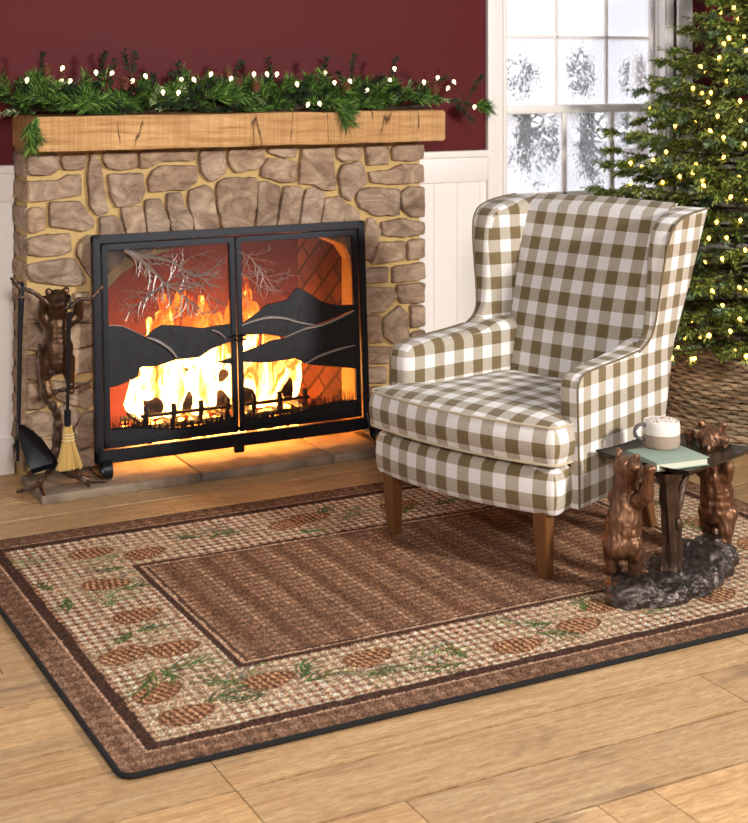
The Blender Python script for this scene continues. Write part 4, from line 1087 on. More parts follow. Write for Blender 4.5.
def sprig(cx, cy, ang, L=.15, n=9, c=(88, 112, 62), fan=1.0, w=.0042):
    ex, ey = cx + L * .45 * cos(ang), cy + L * .45 * sin(ang)
    stroke([(cx, cy), ((cx + ex) / 2 + .008, (cy + ey) / 2), (ex, ey)], .004, .003, (120, 112, 66))
    for k in range(n):
        u = k / (n - 1); bx, by = lerp(cx, ex, u), lerp(cy, ey, u); a = ang + fan * (1 if k % 2 else -1) * (1 - .6 * u) * rs.uniform(.6, 1.); l_ = L * rs.uniform(.4, .6)
        mid = (bx + l_ * .5 * cos(a + .15), by + l_ * .5 * sin(a + .15)); cc = tuple(int(v * rs.uniform(.82, 1.12)) for v in c)
        stroke([(bx, by), mid, (bx + l_ * cos(a - .12), by + l_ * sin(a - .12))], w, w * .35, cc, .85)
G1, G2 = (92, 106, 62), (146, 140, 104)
left_m = [tuple(onz(a_, b_, RT)[:2]) + (c_,) for a_, b_, c_ in ((92, 553, .1), (146, 553, .3), (107, 584, -.2), (138, 615, .2), (124, 655, .4), (175, 648, .1), (159, 692, .5), (188, 714, .2))]
front_m = [(1.40, 3.186, .15), (1.672, 3.195, .25), (2.04, 3.085, .0), (2.256, 3.12, .2), (2.40, 3.205, .1), (2.72, 3.12, .2), (3.02, 3.17, 0.)]
back_m = [(1.93, 4.24, .3), (2.02, 4.27, .1), (2.34, 4.25, .1), (2.62, 4.17, .3), (2.95, 4.25, .0)]
right_m = [(3.10, 3.4, 1.), (3.12, 3.65, .4), (3.08, 3.9, .8)]
for (x, y_, r) in left_m + front_m + back_m + right_m: cloud(x, y_, .15, .11, (192, 164, 130), .6, r)
for (x, y_, a, L_, c) in ((1.22, 3.95, .5, .20, G2), (1.15, 4.25, 2.6, .22, G2), (1.35, 4.20, 2.9, .2, G2), (1.2, 3.82, 1.2, .2, G2), (1.55, 3.15, -.4, .2, G2), (1.75, 3.13, .2, .2, G2), (1.30, 3.22, .3, .2, G2), (2.12, 3.2, 2., .18, G2), (2.45, 3.1, .2, .18, G2), (2.1, 4.2, .5, .2, G2), (1.75, 4.27, 2.8, .2, G2)):
    sprig(x, y_, a, L_, 11, c, 1.1, .0036)
for (x, y_, r) in left_m + front_m + back_m + right_m: cone(x, y_, .078, .050, r)
for (x, y_, a, L_) in ((1.335, 4.10, 3.0, .13), (1.27, 3.93, .1, .17), (1.12, 3.93, -2.0, .14), (1.10, 4.02, 1.9, .10), (1.20, 3.62, -2.4, .11), (1.22, 3.62, .2, .10), (1.20, 3.36, .05, .22), (1.17, 3.36, -2.2, .20), (1.19, 3.36, -1.4, .12),
                        (1.22, 3.15, .15, .20), (1.33, 3.20, 2.4, .15), (1.47, 3.16, .9, .17), (1.47, 3.14, .1, .16), (1.36, 3.12, 3.0, .14), (1.62, 3.10, .0, .14), (1.86, 3.05, 2.9, .20), (1.88, 3.08, 1.6, .15), (1.84, 3.02, -2.4, .12),
                        (2.13, 3.13, -.7, .15), (2.20, 3.16, 2.7, .12), (2.33, 3.20, 1.1, .15), (2.45, 3.16, .1, .22), (2.62, 3.15, .2, .2), (2.85, 3.1, .3, .2), (1.66, 4.24, .1, .18), (1.63, 4.25, 2.6, .12), (1.93, 4.16, -.5, .14), (2.06, 4.29, .6, .12), (2.3, 4.18, .4, .16), (2.45, 4.2, .2, .2), (2.7, 4.22, .2, .2),
                        (3.05, 3.55, 1.4, .2), (3.15, 3.8, 1.9, .2), (2.95, 3.3, .9, .18), (3.1, 4.1, 2.4, .2)):
    sprig(x, y_, a, L_ * .88, 7, G1, .75, .0042)
# field
fm = df > -.022
put(fm, (84, 58, 46)); put((df > -.004) & (df < .006), (196, 156, 126)); put((df >= .006) & (df < .014), (92, 64, 50))
fi = df >= .014
put(fi, (156, 114, 84))
st = np.mod(X - .02 + (n2 - .5) * .01, .118); put(fi & (st > .055) & (st < .112), (178, 138, 106), .35); put(fi & (st > .084) & (st < .100), (206, 166, 132), .75); put(fi & (st > .040) & (st < .048), (190, 150, 118), .5); put(fi & (st < .030), (98, 66, 50), .45)
sy = np.mod(Y, .030); put(fi & (sy < .012), (104, 74, 58), .6); put(fi & (np.mod(X, .017) < .007), (112, 80, 62), .45)
put(fi & (n3 > .55), (112, 84, 68), .2)
col *= (.60 + .80 * spk)[..., None] * (.92 + .16 * n1)[..., None]
col = np.clip(col, 0, 1); colL = np.where(col <= .04045, col / 12.92, ((col + .055) / 1.055) ** 2.4)
Z = RT + (spk - .5) * .0022 + (n1 - .5) * .0012
# rounded corners: pull the grid corners in
cxr = .028; XX, YY = X.copy(), Y.copy()
for (qx, sx) in ((RX0 + .006 + cxr, -1), (RX1 - .006 - cxr, 1)):
    for (qy, sy_) in ((RY0 + .006 + cxr, -1), (RY1 - .006 - cxr, 1)):
        m = ((XX - qx) * sx > 0) & ((YY - qy) * sy_ > 0); u = np.where(m, (XX - qx) * sx / cxr, 0); v = np.where(m, (YY - qy) * sy_ / cxr, 0)
        XX = np.where(m, qx + sx * cxr * u * np.sqrt(1 - v * v / 2), XX); YY = np.where(m, qy + sy_ * cxr * v * np.sqrt(1 - u * u / 2), YY)
ox_, oy_ = (RX0 + RX1) / 2, (RY0 + RY1) / 2
vv = np.stack([XX - ox_, YY - oy_, Z], -1).reshape(-1, 3)
ii = (np.arange(nx - 1)[:, None] * ny + np.arange(ny - 1)[None, :]).ravel(); quads = np.stack([ii, ii + ny, ii + ny + 1, ii + 1], 1)
me = bpy.data.meshes.new('pile'); me.vertices.add(len(vv)); me.vertices.foreach_set('co', vv.ravel()); me.loops.add(len(quads) * 4); me.loops.foreach_set('vertex_index', quads.ravel().astype(np.int32))
me.polygons.add(len(quads)); me.polygons.foreach_set('loop_start', (np.arange(len(quads)) * 4).astype(np.int32)); me.update(calc_edges=True); me.validate()
ca = me.color_attributes.new('tint', 'FLOAT_COLOR', 'POINT'); a4 = np.ones((len(vv), 4)); a4[:, :3] = colL.reshape(-1, 3); ca.data.foreach_set('color', a4.ravel())
me.materials.append(M['rug_pile']); o = bpy.data.objects.new('woven_pile', me); COL.objects.link(o); o.parent = rug
per = []
for (cx_, cy_, a0) in ((RX1 - .034, RY1 - .034, 0), (RX0 + .034, RY1 - .034, pi / 2), (RX0 + .034, RY0 + .034, pi), (RX1 - .034, RY0 + .034, 1.5 * pi)):
    for k in range(6): a = a0 + k * pi / 10; per.append(Vector((cx_ + .032 * cos(a), cy_ + .032 * sin(a), .0065)))
mb = MB(); mb.tube(per, .0064, 8, closed=True); mb.build('bound_edge', 'black_binding', rug)
mb = MB(); mb.prism([(p.x, p.y) for p in per], lambda p, k: (p[0], p[1], .001 if k == 0 else .008)); mb.build('backing', 'black_binding', rug, smooth=False)

# ================================================================== ARMCHAIR
CH_O, CH_R = (2.288, 3.730), atan2(-.3526, -.9358) - .02
ch = empty('wingback_armchair', (CH_O[0], CH_O[1], RT), CH_R, label='beige and white gingham wingback armchair standing on the rug', cat='armchair')
CZ = -RT + .0
def yin(x, z, wing=False):
    if wing: return .302 - .30 * max(0., -x - .50) + .05 * max(0., z - .75)
    return .290 - .150 * max(0., -x - .05)
def yout(x, z): return .360 - .050 * max(0., -x - .05) + .14 * max(0., z - .60)
def side(outline, s_, name, bev, par=ch, pipe=None):
    b = bmesh.new(); n = len(outline)
    A = [b.verts.new((p[0], 0, p[1])) for p in outline]; B = [b.verts.new((p[0], .09, p[1])) for p in outline]
    b.faces.new(A); b.faces.new(B[::-1])
    for i in range(n): b.faces.new((A[i], B[i], B[(i + 1) % n], A[(i + 1) % n]))
    bmesh.ops.recalc_face_normals(b, faces=list(b.faces))
    sa = set(A); ea = [e for e in b.edges if e.verts[0] in sa and e.verts[1] in sa]; eb = [e for e in b.edges if e.verts[0] not in sa and e.verts[1] not in sa]
    bmesh.ops.bevel(b, geom=ea, offset=bev, segments=5, profile=.5, affect='EDGES')
    eb = [e for e in b.edges if e.is_valid and abs(e.verts[0].co.y - .09) < 1e-6 and abs(e.verts[1].co.y - .09) < 1e-6]
    bmesh.ops.bevel(b, geom=eb, offset=.006, segments=2, profile=.5, affect='EDGES')
    bmesh.ops.triangulate(b, faces=[f for f in b.faces if len(f.verts) > 4])
    for _ in range(2):
        le = [e for e in b.edges if e.calc_length() > .06]; bmesh.ops.subdivide_edges(b, edges=le, cuts=1, use_grid_fill=False); bmesh.ops.triangulate(b, faces=[f for f in b.faces if len(f.verts) > 4])
    for v in b.verts:
        x, y_, z = v.co; t_ = y_ / .09; v.co = Vector((x, s_ * lerp(yin(x, z, name == 'wing'), yout(x, z), t_), z + CZ))
    bmesh.ops.recalc_face_normals(b, faces=list(b.faces))
    mb = MB(); mb.bm(b); return mb.build(name, 'gingham', par, boxuv=True, local=True, uvoff=(.0, .0))
arm_o = [(-.060, .205), (-.058, .30), (-.052, .48), (-.050, .545), (-.058, .572), (-.080, .588), (-.12, .594), (-.20, .598), (-.30, .603), (-.40, .611), (-.46, .622), (-.633, .63), (-.590, .45), (-.555, .30), (-.545, .205)]
wing_o = [(-.40, .605), (-.452, .632), (-.476, .668), (-.484, .73), (-.488, .80), (-.492, .87), (-.500, .925), (-.515, .965), (-.545, .992), (-.60, 1.008), (-.68, 1.018), (-.745, 1.022), (-.722, .93), (-.69, .80), (-.655, .70), (-.626, .605)]
for s_ in (-1, 1):
    am = side(arm_o, s_, 'armrest', .030); wg = side(wing_o, s_, 'wing', .028)
    pth = [(x, z) for x, z in arm_o[:10]] ; mb = MB()
    W = catmull([Vector((x - (.0 if i > 3 else .0), s_ * (yout(x, z) + .0012), z + CZ)) for i, (x, z) in enumerate(pth)] , 4)
    mb.tube(W, .0032, 6); mb.build('piping', 'dark_piping', am, local=True)
    mb = MB(); W = catmull([Vector((x, s_ * (yout(x, z) + .0012), z + CZ)) for x, z in wing_o[:12]], 4); mb.tube(W, .0032, 6); mb.build('piping', 'dark_piping', wg, local=True)
# backrest
nxb, nzb = 14, 22; vs, fs = [], []
def backpt(u, v, k):
    z = lerp(.33, 1.030, v); y_ = lerp(-1, 1, u) * lerp(.262, .290, v); xf = lerp(-.470, -.672, v) + .030 * sin(pi * min(1, v * 1.05)) * (1 - (2 * u - 1) ** 2) ** .5 - (.05 * max(0, (v - .94) / .06) ** 2)
    xb = lerp(-.572, -.752, v)
    return Vector((xf if k == 0 else xb, y_, z + CZ + (.006 * (1 - (2 * u - 1) ** 2) if v > .95 else 0)))
for k in (0, 1):
    for i in range(nxb + 1):
        for j in range(nzb + 1): vs.append(backpt(i / nxb, j / nzb, k))
st_ = (nxb + 1) * (nzb + 1)
for i in range(nxb):
    for j in range(nzb):
        a = i * (nzb + 1) + j; fs.append((a, a + 1, a + nzb + 2, a + nzb + 1)); a += st_; fs.append((a, a + nzb + 1, a + nzb + 2, a + 1))
for i in range(nxb):
    for j in (0, nzb):
        a = i * (nzb + 1) + j; q = (a, a + nzb + 1, a + nzb + 1 + st_, a + st_); fs.append(q if j == 0 else q[::-1])
for j in range(nzb):
    for i in (0, nxb):
        a = i * (nzb + 1) + j; q = (a, a + 1, a + 1 + st_, a + st_); fs.append(q[::-1] if i == 0 else q)
b = bmesh.new(); bv = [b.verts.new(p) for p in vs]; [b.faces.new([bv[i] for i in f]) for f in fs]; bmesh.ops.recalc_face_normals(b, faces=list(b.faces))
ed = [e for e in b.edges if e.is_manifold and e.calc_face_angle() > 1.]; bmesh.ops.bevel(b, geom=ed, offset=.014, segments=3, affect='EDGES')
mb = MB(); mb.bm(b); mb.build('backrest', 'gingham', ch, boxuv=True, local=True, uvoff=(.02, .03))
# cushion / base from a plan outline
def plan(front, bow, hw, hwi, back, rc, tee=True):
    P_ = []
    def fx(y_): return front + bow * (1 - (y_ / hw) ** 2)
    n_ = 16
    for i in range(n_ + 1):
        y_ = lerp(-hw + rc, hw - rc, i / n_); P_.append((fx(y_), y_))
    e = fx(hw - rc)
    for k in range(1, 5): a = k * pi / 8; P_.append((e - rc + rc * cos(a), hw - rc + rc * sin(a)))
    if tee:
        P_ += [(-.028, hw), (-.040, hw - .012), (-.045, hwi(-.05))]
    for k in range(1, 6): x = lerp(-.06, back + .02, k / 5.); P_.append((x, hwi(x)))
    P_ += [(back, hwi(back) - .03)]
    Q = [(x, -y_) for x, y_ in reversed(P_[n_ + 1:])]
    return P_ + Q
def slabz(P_, prof, ctr, crown, dome=True):
    vs, fs = [], []; n_ = len(P_)
    for (ins, z, sc2) in prof:
        for i, (x, y_) in enumerate(P_):
            xa, ya = P_[i - 1]; xb, yb = P_[(i + 1) % n_]; t_ = Vector((xb - xa, yb - ya)); t_ = t_.normalized() if t_.length > 1e-9 else Vector((1, 0)); nx_, ny_ = t_.y, -t_.x
            # outline runs counter-clockwise seen from above when y grows first; outward normal = (ty, -tx)
            X_, Y_ = x + nx_ * -ins, y_ + ny_ * -ins
            X_, Y_ = ctr[0] + (X_ - ctr[0]) * sc2, ctr[1] + (Y_ - ctr[1]) * sc2
            vs.append(Vector((X_, Y_, z + CZ)))
    m_ = len(prof)
    for r in range(m_ - 1):
        for k in range(n_): fs.append((r * n_ + k, r * n_ + (k + 1) % n_, (r + 1) * n_ + (k + 1) % n_, (r + 1) * n_ + k))
    vs.append(Vector((ctr[0], ctr[1], prof[0][1] + CZ))); vs.append(Vector((ctr[0], ctr[1], prof[-1][1] + CZ + crown)))
    for k in range(n_): fs.append((len(vs) - 2, (k + 1) % n_, k)); fs.append(((m_ - 1) * n_ + k, (m_ - 1) * n_ + (k + 1) % n_, len(vs) - 1))
    b = bmesh.new(); bv = [b.verts.new(p) for p in vs]
    for f in fs:
        try: b.faces.new([bv[i] for i in f])
        except ValueError: pass
    bmesh.ops.recalc_face_normals(b, faces=list(b.faces)); return b
CP = plan(.048, .046, .356, lambda x: yin(x, .5) - .001, -.49, .026)
b = slabz(CP, [(.02, .344, 1), (.004, .347, 1), (-.002, .356, 1), (-.010, .385, 1), (-.012, .405, 1), (-.008, .430, 1), (.0, .450, 1), (.006, .458, 1), (.02, .464, 1), (.0, .472, .85), (.0, .480, .65), (.0, .484, .4), (.0, .486, .2)], (-.19, 0), .0)
cu = MB().bm(b).build('seat_cushion', 'gingham', ch, boxuv=True, local=True, uvoff=(.0, .015))
for z in (.350, .456):
    mb = MB(); n_ = len(CP); W = []
    for i, (x, y_) in enumerate(CP):
        xa, ya = CP[i - 1]; xb, yb = CP[(i + 1) % n_]; t_ = Vector((xb - xa, yb - ya)).normalized(); W.append(Vector((x + t_.y * .001, y_ - t_.x * .001, z + CZ)))
    mb.tube(W, .0042, 6, closed=True); mb.build('piping', 'piping', cu, local=True)
BPn = plan(.035, .052, .347, lambda x: .315, -.545, .030, tee=False)
b = slabz(BPn, [(.02, .203, 1), (.008, .203, 1), (.002, .210, 1), (-.004, .230, 1), (-.006, .265, 1), (-.004, .300, 1), (.004, .322, 1), (.02, .334, 1), (0, .336, .7)], (-.25, 0), .0)
MB().bm(b).build('seat_base', 'gingham', ch, boxuv=True, local=True, uvoff=(.01, .0))
def leg(xt, yt, xb, yb, w0, w1, nm='leg'):
    b = bmesh.new(); A = [b.verts.new((xb + sx * w1 / 2, yb + sy_ * w1 / 2, 0.0)) for sx, sy_ in ((-1, -1), (1, -1), (1, 1), (-1, 1))]; B = [b.verts.new((xt + sx * w0 / 2, yt + sy_ * w0 / 2, .212 + CZ)) for sx, sy_ in ((-1, -1), (1, -1), (1, 1), (-1, 1))]
    b.faces.new(A[::-1]); b.faces.new(B)
    for i in range(4): b.faces.new((A[i], A[(i + 1) % 4], B[(i + 1) % 4], B[i]))
    bmesh.ops.bevel(b, geom=list(b.edges), offset=.003, segments=2, affect='EDGES'); MB().bm(b).build(nm, 'walnut_leg', ch, local=True)
leg(.020, .290, .008, .290, .048, .034); leg(.020, -.290, .008, -.290, .048, .034); leg(-.52, .26, -.60, .26, .048, .034); leg(-.52, -.26, -.60, -.26, .048, .034)

# ================================================================== BEAR TABLE
TA = Vector((.951, .309, 0)); TBv = Vector((-.309, .951, 0)); TC = Vector((2.70, 3.265, 0))
tb = empty('bear_side_table', (TC.x, TC.y, RT), label='bronze side table with two standing bears holding up a square tray', cat='side table')
rk = [(TC + TA * a + TBv * b_ + Vector((0, 0, RT + z)), r) for a, b_, z, r in ((-.235, .0, .010, .068), (-.20, -.015, .012, .075), (-.14, -.04, .008, .08), (-.05, -.045, .0, .085), (.04, -.035, .0, .08), (.12, -.02, .010, .08), (.19, .01, .022, .08), (.14, .03, .028, .065), (.0, .02, .0, .085), (-.12, .02, .0, .075), (.21, .02, .018, .07), (.10, .03, .020, .06))]
oL = onz(624, 566, .085); oR = TC + TA * .235 + TBv * .012
caps = [('e', tuple(c), (r * 1.05, r, r * .72)) for c, r in rk] + [('e', (oL.x + .01, oL.y, .018), (.070, .064, .046)), ('e', (oR.x - .015, oR.y, .014), (.070, .070, .048))]
rdisp = lambda q: .010 * mnoise.noise(q * 22) + .006 * mnoise.noise(q * 60) + .003 * mnoise.noise(q * 120)
ro = blob('rock_base', caps, 'rock_pewter', tb, .005, 4, disp=rdisp)
for v in ro.data.vertices: v.co.z = max(v.co.z, .0005)
TZ = .352
tk = TC + TA * -.090 + TBv * -.028
mb = MB(); W = [tk + Vector((0, 0, z)) + TA * (.014 * sin(z * 14) + .05 * z) for z in np.linspace(.03, TZ - .008, 22)]
vs, fs = [], []; sg = 18
for i, p in enumerate(W):
    r = .030 - .006 * (i / 21) + (.016 * max(0, 1 - i / 4.) ** 1.5) + (.010 if i > 19 else 0) + .0015 * sin(i * 1.3)
    for k in range(sg): 
        a = 2 * pi * k / sg; rr2 = r * (1 + .10 * sin(5 * a + i * .15) + .06 * sin(9 * a + 1)); vs.append(p + TA * rr2 * cos(a) + TBv * rr2 * sin(a))
for i in range(len(W) - 1):
    for k in range(sg): fs.append((i * sg + k, i * sg + (k + 1) % sg, (i + 1) * sg + (k + 1) % sg, (i + 1) * sg + k))
mb.add(vs, fs)
mb.tube(catmull([tk + Vector((.0, 0, .20)), tk + TA * .045 + TBv * -.0 + Vector((0, 0, .235)), tk + TA * .085 + TBv * .01 + Vector((0, 0, .275)), tk + TA * .125 + TBv * .02 + Vector((0, 0, .31)), tk + TA * .145 + TBv * .03 + Vector((0, 0, TZ - .012))], 5), [lerp(.015, .009, i / 20) for i in range(21)], 9)
mb.ball(tk + TA * .012 + TBv * -.028 + Vector((0, 0, .20)), .012, 2, (1, .8, 1.6))
mb.build('tree_trunk', 'trunk_bronze', tb)
# tray
c0, c1, c2, c3 = onz(597, 455, TZ), onz(683, 479, TZ), onz(752, 454, TZ), onz(668, 437, TZ)
tc = (c0 + c1 + c2 + c3) / 4; hx, hy = .172, .155
def tp(a, b_, z): return tc + TA * a + TBv * b_ + Vector((0, 0, z))
b = bmesh.new(); rings = []
def ringp(s1, z, lift, th=0):
    out_ = []
    n_ = 8
    cs = [(-1, -1), (1, -1), (1, 1), (-1, 1)]
    for e in range(4):
        p, q = cs[e], cs[(e + 1) % 4]
        for k in range(n_):
            u = k / n_; a, b2 = lerp(p[0], q[0], u), lerp(p[1], q[1], u); bow = 1 - .012 * sin(pi * u) * (1 if s1 > .9 else 0)
            out_.append(tp(a * hx * s1 * bow, b2 * hy * s1 * bow, z + lift * (abs(2 * u - 1) ** 3)))
    return out_
R_ = [ringp(.0001, 0, 0), ringp(.80, 0, 0), ringp(.86, .001, 0), ringp(.97, .012, .004), ringp(1., .015, .006), ringp(1.005, .0135, .006), ringp(.97, .008, .004), ringp(.86, -.004, 0), ringp(.80, -.005, 0), ringp(.0001, -.005, 0)]
vs = [p for r in R_ for p in r]; n_ = 32; fs = []
for i in range(len(R_) - 1):
    for k in range(n_): fs.append((i * n_ + k, i * n_ + (k + 1) % n_, (i + 1) * n_ + (k + 1) % n_, (i + 1) * n_ + k))
mb = MB(); mb.add(vs, fs); mb.build('tray', 'tray_bronze', tb)
def bear(org, fwd, paw_l, paw_r, hs=1., name='bear_figure', feet=((.0, .03), (.0, -.03)), lean=0., zf=.0, hz=.262, turn=0.):
    lf = Vector((-fwd.y, fwd.x, 0)); U = Vector((0, 0, 1))
    g = lambda x, y_, z: org + fwd * x + lf * y_ + U * z
    hd = g(.026 + lean, 0, hz); hf = (fwd * cos(turn) + lf * sin(turn)).normalized(); hl = Vector((-hf.y, hf.x, 0))
    caps = [(g(-.006, 0, .100), g(.0, 0, .150), .056, .052), (g(.0, 0, .150), g(.012 + lean * .6, 0, .200), .052, .043), (g(.012 + lean * .6, 0, .200), hd - hf * .006, .036, .033),
            ('e', g(-.024, 0, .090), (.046, .046, .042)),
            ('e', hd, (.042, .042, .038)), (hd + hf * .026 - U * .008, hd + hf * .064 - U * .015, .0215, .0145), ('e', hd - hf * .008 + U * .016, (.030, .030, .022)),
            (hd + hl * .028 + U * .031 - hf * .008, hd + hl * .034 + U * .041 - hf * .006, .0125, .0115), (hd - hl * .028 + U * .031 - hf * .008, hd - hl * .034 + U * .041 - hf * .006, .0125, .0115)]
    for sgn, (fx_, fy_), paw in ((1, feet[0], paw_l), (-1, feet[1], paw_r)):
        caps += [(g(-.006, sgn * .027, .092), g(fx_ - .0, fy_ * 1.1, .050), .036, .025), (g(fx_ - .0, fy_ * 1.1, .050), g(fx_ - .004, fy_, .014), .024, .018), (g(fx_ - .006, fy_, .012), g(fx_ + .026, fy_ * 1.15, .009), .0155, .0135)]
        for t3 in (-.009, 0, .009): caps.append(('e', g(fx_ + .034, fy_ * 1.15 + t3, .008), (.006, .006, .006)))
        sh_ = g(.012 + lean * .6, sgn * .034, .208); el = (sh_ + paw) / 2 + lf * sgn * .012 - U * .026
        caps += [(sh_, el, .0250, .0195), (el, paw, .0195, .0145), ('e', paw, (.0165, .0165, .0135))]
        for t3 in (-.009, 0, .009): caps.append(('e', paw + (tc - paw).normalized() * .010 + (tc - paw).normalized().cross(U) * t3 + U * .003, (.0052, .0052, .0052)))
    fur2 = lambda q: .0032 * mnoise.noise(Vector((q.x * 95, q.y * 95, q.z * 34 + 5))) + .0014 * mnoise.noise(q * 45)
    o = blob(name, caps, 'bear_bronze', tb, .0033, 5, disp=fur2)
    mb = MB()
    for q in (-1, 1): mb.ball(hd + hf * .0345 + hl * q * .0160 + U * .008, .0040, 1)
    mb.ball(hd + hf * .078 - U * .008, .0070, 1); mb.build('eyes_and_nose', 'black_steel', o); return o
# left bear: outside the left edge, seen in profile; right bear behind the right edge facing the room
eL = tp(-hx, -.0, .015)
oL = onz(624, 566, .085); oL.z = .068
fL = (TA * .96 + TBv * -.05).normalized()
pl_ = tp(-hx * .97, -.055, .022)
bear(Vector((oL.x, oL.y, .060)), fL, onz(650, 470, .372) + TBv * .05, onz(650, 469, .372) + Vector((0, 0, 0)), feet=((-.012, .030), (.012, -.030)), lean=-.004, hz=.292, name='left_bear'.replace('left_bear', 'bear_figure'), turn=-.15)
oR = TC + TA * .235 + TBv * .012; 
fR = (-TA).normalized()
bear(Vector((oR.x, oR.y, .058)), fR, tp(hx * .97, -.062, .026), tp(hx * .97, .055, .026), feet=((.012, .032), (-.004, -.030)), lean=.004, hz=.318, turn=.35)

# book and mug
BT = TZ + .0255
q = [onz(624, 448, BT), onz(650, 466, BT), onz(708, 459, BT), onz(686, 440, BT)]
bc = (q[0] + q[1] + q[2] + q[3]) / 4; ex = ((q[2] - q[1]) + (q[3] - q[0])) / 2; ey = ((q[0] - q[1]) + (q[3] - q[2])) / 2
lx_, ly_ = ex.length / 2, ey.length / 2; ex.normalize(); ey = Vector((-ex.y, ex.x, 0)) * (1 if ey.dot(Vector((-ex.y, ex.x, 0))) > 0 else -1); ang = atan2(ex.y, ex.x)
bz = TZ + .0012
bo = empty('book', (bc.x, bc.y, bz), ang, label='closed sage green hardcover book lying on the bear table tray', cat='book')
lx_, ly_ = .088, .078
mb = MB(); mb.box(-lx_, lx_, -ly_, ly_, 0, .003, .001); mb.box(-lx_, lx_, -ly_, ly_, .020, .023, .001); mb.box(-lx_, -lx_ + .003, -ly_, ly_, .0, .023, .001); mb.build('cover', 'green_cloth', bo, local=True)
mb = MB(); mb.box(-lx_ + .003, lx_ - .004, -ly_ + .004, ly_ - .004, .003, .020); mb.build('pages', 'paper', bo, local=True, smooth=False)
mc = onz(661.5, 446, bz + .023); MR = .0535
mg = empty('mug', (mc.x, mc.y, bz + .0235), label='two-tone white and taupe mug of frothy cocoa standing on the green book', cat='mug')
MHt = .075
mb = MB(); mb.lathe([(MR * .86, .0), (MR * .95, .002), (MR * .99, .010), (MR, .025), (MR, .040)], seg=40); mb.build('clay_base', 'taupe_clay', mg, local=True)
mb = MB()
prof = [(MR + .0004, .039), (MR, .055), (MR * .97, .070), (MR * .95, MHt - .001), (MR * .93, MHt), (MR * .90, MHt - .001), (MR * .88, MHt - .008), (MR * .9, .042)]
mb.lathe(prof, seg=40); mb.build('glazed_body', 'white_glaze', mg, local=True)
mb = MB(); rg = MR * .885; mb.lathe([(rg, MHt - .010), (rg * .98, MHt - .004), (rg * .8, MHt + .002), (rg * .5, MHt + .006), (rg * .2, MHt + .004), (.001, MHt + .008)], seg=28); mb.build('foam', 'cocoa_foam', mg, local=True)
mb = MB(); hdv = Vector((-CS, SN, 0)) * .96 + Vector((-SN, -CS, 0)) * .25; hdv.normalize()
W = catmull([hdv * (MR * .95) + Vector((0, 0, .064)), hdv * (MR * 1.28) + Vector((0, 0, .066)), hdv * (MR * 1.56) + Vector((0, 0, .052)), hdv * (MR * 1.50) + Vector((0, 0, .034)), hdv * (MR * 1.22) + Vector((0, 0, .024)), hdv * (MR * .97) + Vector((0, 0, .022))], 5)
mb.tube(W, [.0055 + .0006 * sin(i) for i in range(len(W))], 10); mb.build('handle', 'dark_clay', mg, local=True)

# ================================================================== OUTSIDE
b = MB(); b.box(-6, 22, 5.6, 30, -.5, -.4); tag(b.build('snowy_ground', 'snow', smooth=False), 'snow covered ground outside the window', 'ground', kind='structure')
random.seed(3); BR = [lin(c) for c in ((96, 96, 100), (120, 120, 124), (70, 72, 76))]
for i, (x, y_, hh) in enumerate(((7.3, 11, 3.0), (8.3, 11.4, 3.3), (9.15, 11.7, 2.8))):
    st_r = empty('winter_tree', (x, y_, -.4), label=('grey snowy tree outside the left of the window', 'grey snowy tree outside the middle of the window', 'grey snowy tree outside the right of the window')[i], cat='tree', group='winter trees outside')
    mb = MB(); mb.tube([(x, y_, -.4), (x + .05, y_, hh * .5), (x, y_, hh)], [.09, .06, .02], 8); mb.build('trunk', 'bark', st_r)
    mb = MB()
    for k in range(170):
        z = random.uniform(.1, hh); a = random.uniform(0, 2 * pi); l_ = (hh - z) * .07 + .14; p0 = Vector((x, y_, z)); p1 = p0 + Vector((cos(a), sin(a), .1)) * l_
        needles(mb, [p0, p1], 14, .14, .03, .9, BR)
    tag(mb.build('foliage', 'needles', st_r, smooth=False), kind='stuff')
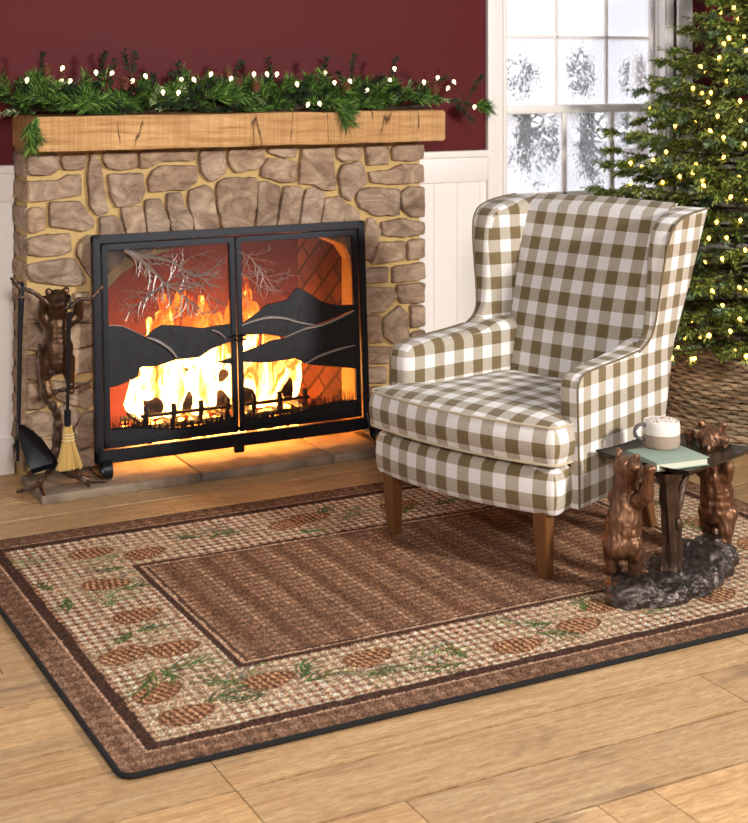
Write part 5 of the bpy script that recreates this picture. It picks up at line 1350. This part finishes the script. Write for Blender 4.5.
pp = empty('porch_post', (ony(638, 100, 7.2).x, 7.2, -.4), label='white porch post with a rail seen through the right side of the window', cat='post')
x = ony(638, 100, 7.2).x; mb = MB(); mb.box(x - .04, x + .04, 7.16, 7.24, -.4, 1.75, .01); mb.box(x - .06, x + .06, 7.14, 7.26, 1.75, 1.79, .01); mb.build('shaft', 'white_paint', pp)
mb = MB(); mb.box(x - .18, x + .5, 7.17, 7.23, .92, .97, .005); mb.build('rail', 'white_paint', pp)

# ================================================================== LIGHT
w = bpy.data.worlds.new('world'); scene.world = w; w.use_nodes = True; nt = w.node_tree; nt.nodes.clear()
tcw = nt.nodes.new('ShaderNodeTexCoord'); sxw = nt.nodes.new('ShaderNodeSeparateXYZ'); nt.links.new(tcw.outputs['Generated'], sxw.inputs[0])
rw = nt.nodes.new('ShaderNodeValToRGB'); nt.links.new(sxw.outputs[1], rw.inputs['Fac'])
rw.color_ramp.elements[0].position = .1; rw.color_ramp.elements[0].color = (.145, .15, .165, 1); rw.color_ramp.elements[1].position = .55; rw.color_ramp.elements[1].color = (2.3, 2.33, 2.4, 1)
bg = nt.nodes.new('ShaderNodeBackground'); nt.links.new(rw.outputs[0], bg.inputs['Color']); bg.inputs['Strength'].default_value = 1.
ow = nt.nodes.new('ShaderNodeOutputWorld'); nt.links.new(bg.outputs[0], ow.inputs[0])
def area(name, loc, tgt, sx, sy, power, colr=(1, 1, 1)):
    d = bpy.data.lights.new(name, 'AREA'); d.shape = 'RECTANGLE'; d.size = sx; d.size_y = sy; d.energy = power; d.color = colr
    o = bpy.data.objects.new(name, d); COL.objects.link(o); o.location = loc; o.rotation_euler = (Vector(tgt) - Vector(loc)).to_track_quat('-Z', 'Y').to_euler(); return o
area('room_key_light', (3.9, .0, 2.15), (2.6, 4.2, .35), .42, .42, 205, (1, .965, .92))  # added key light, out of view at front right; no window stands there
l_ = area('room_left_light', (.3, .2, 2.1), (1.3, 5., .8), .5, .5, 35, (1, .93, .88)); l_.data.spread = radians(100)
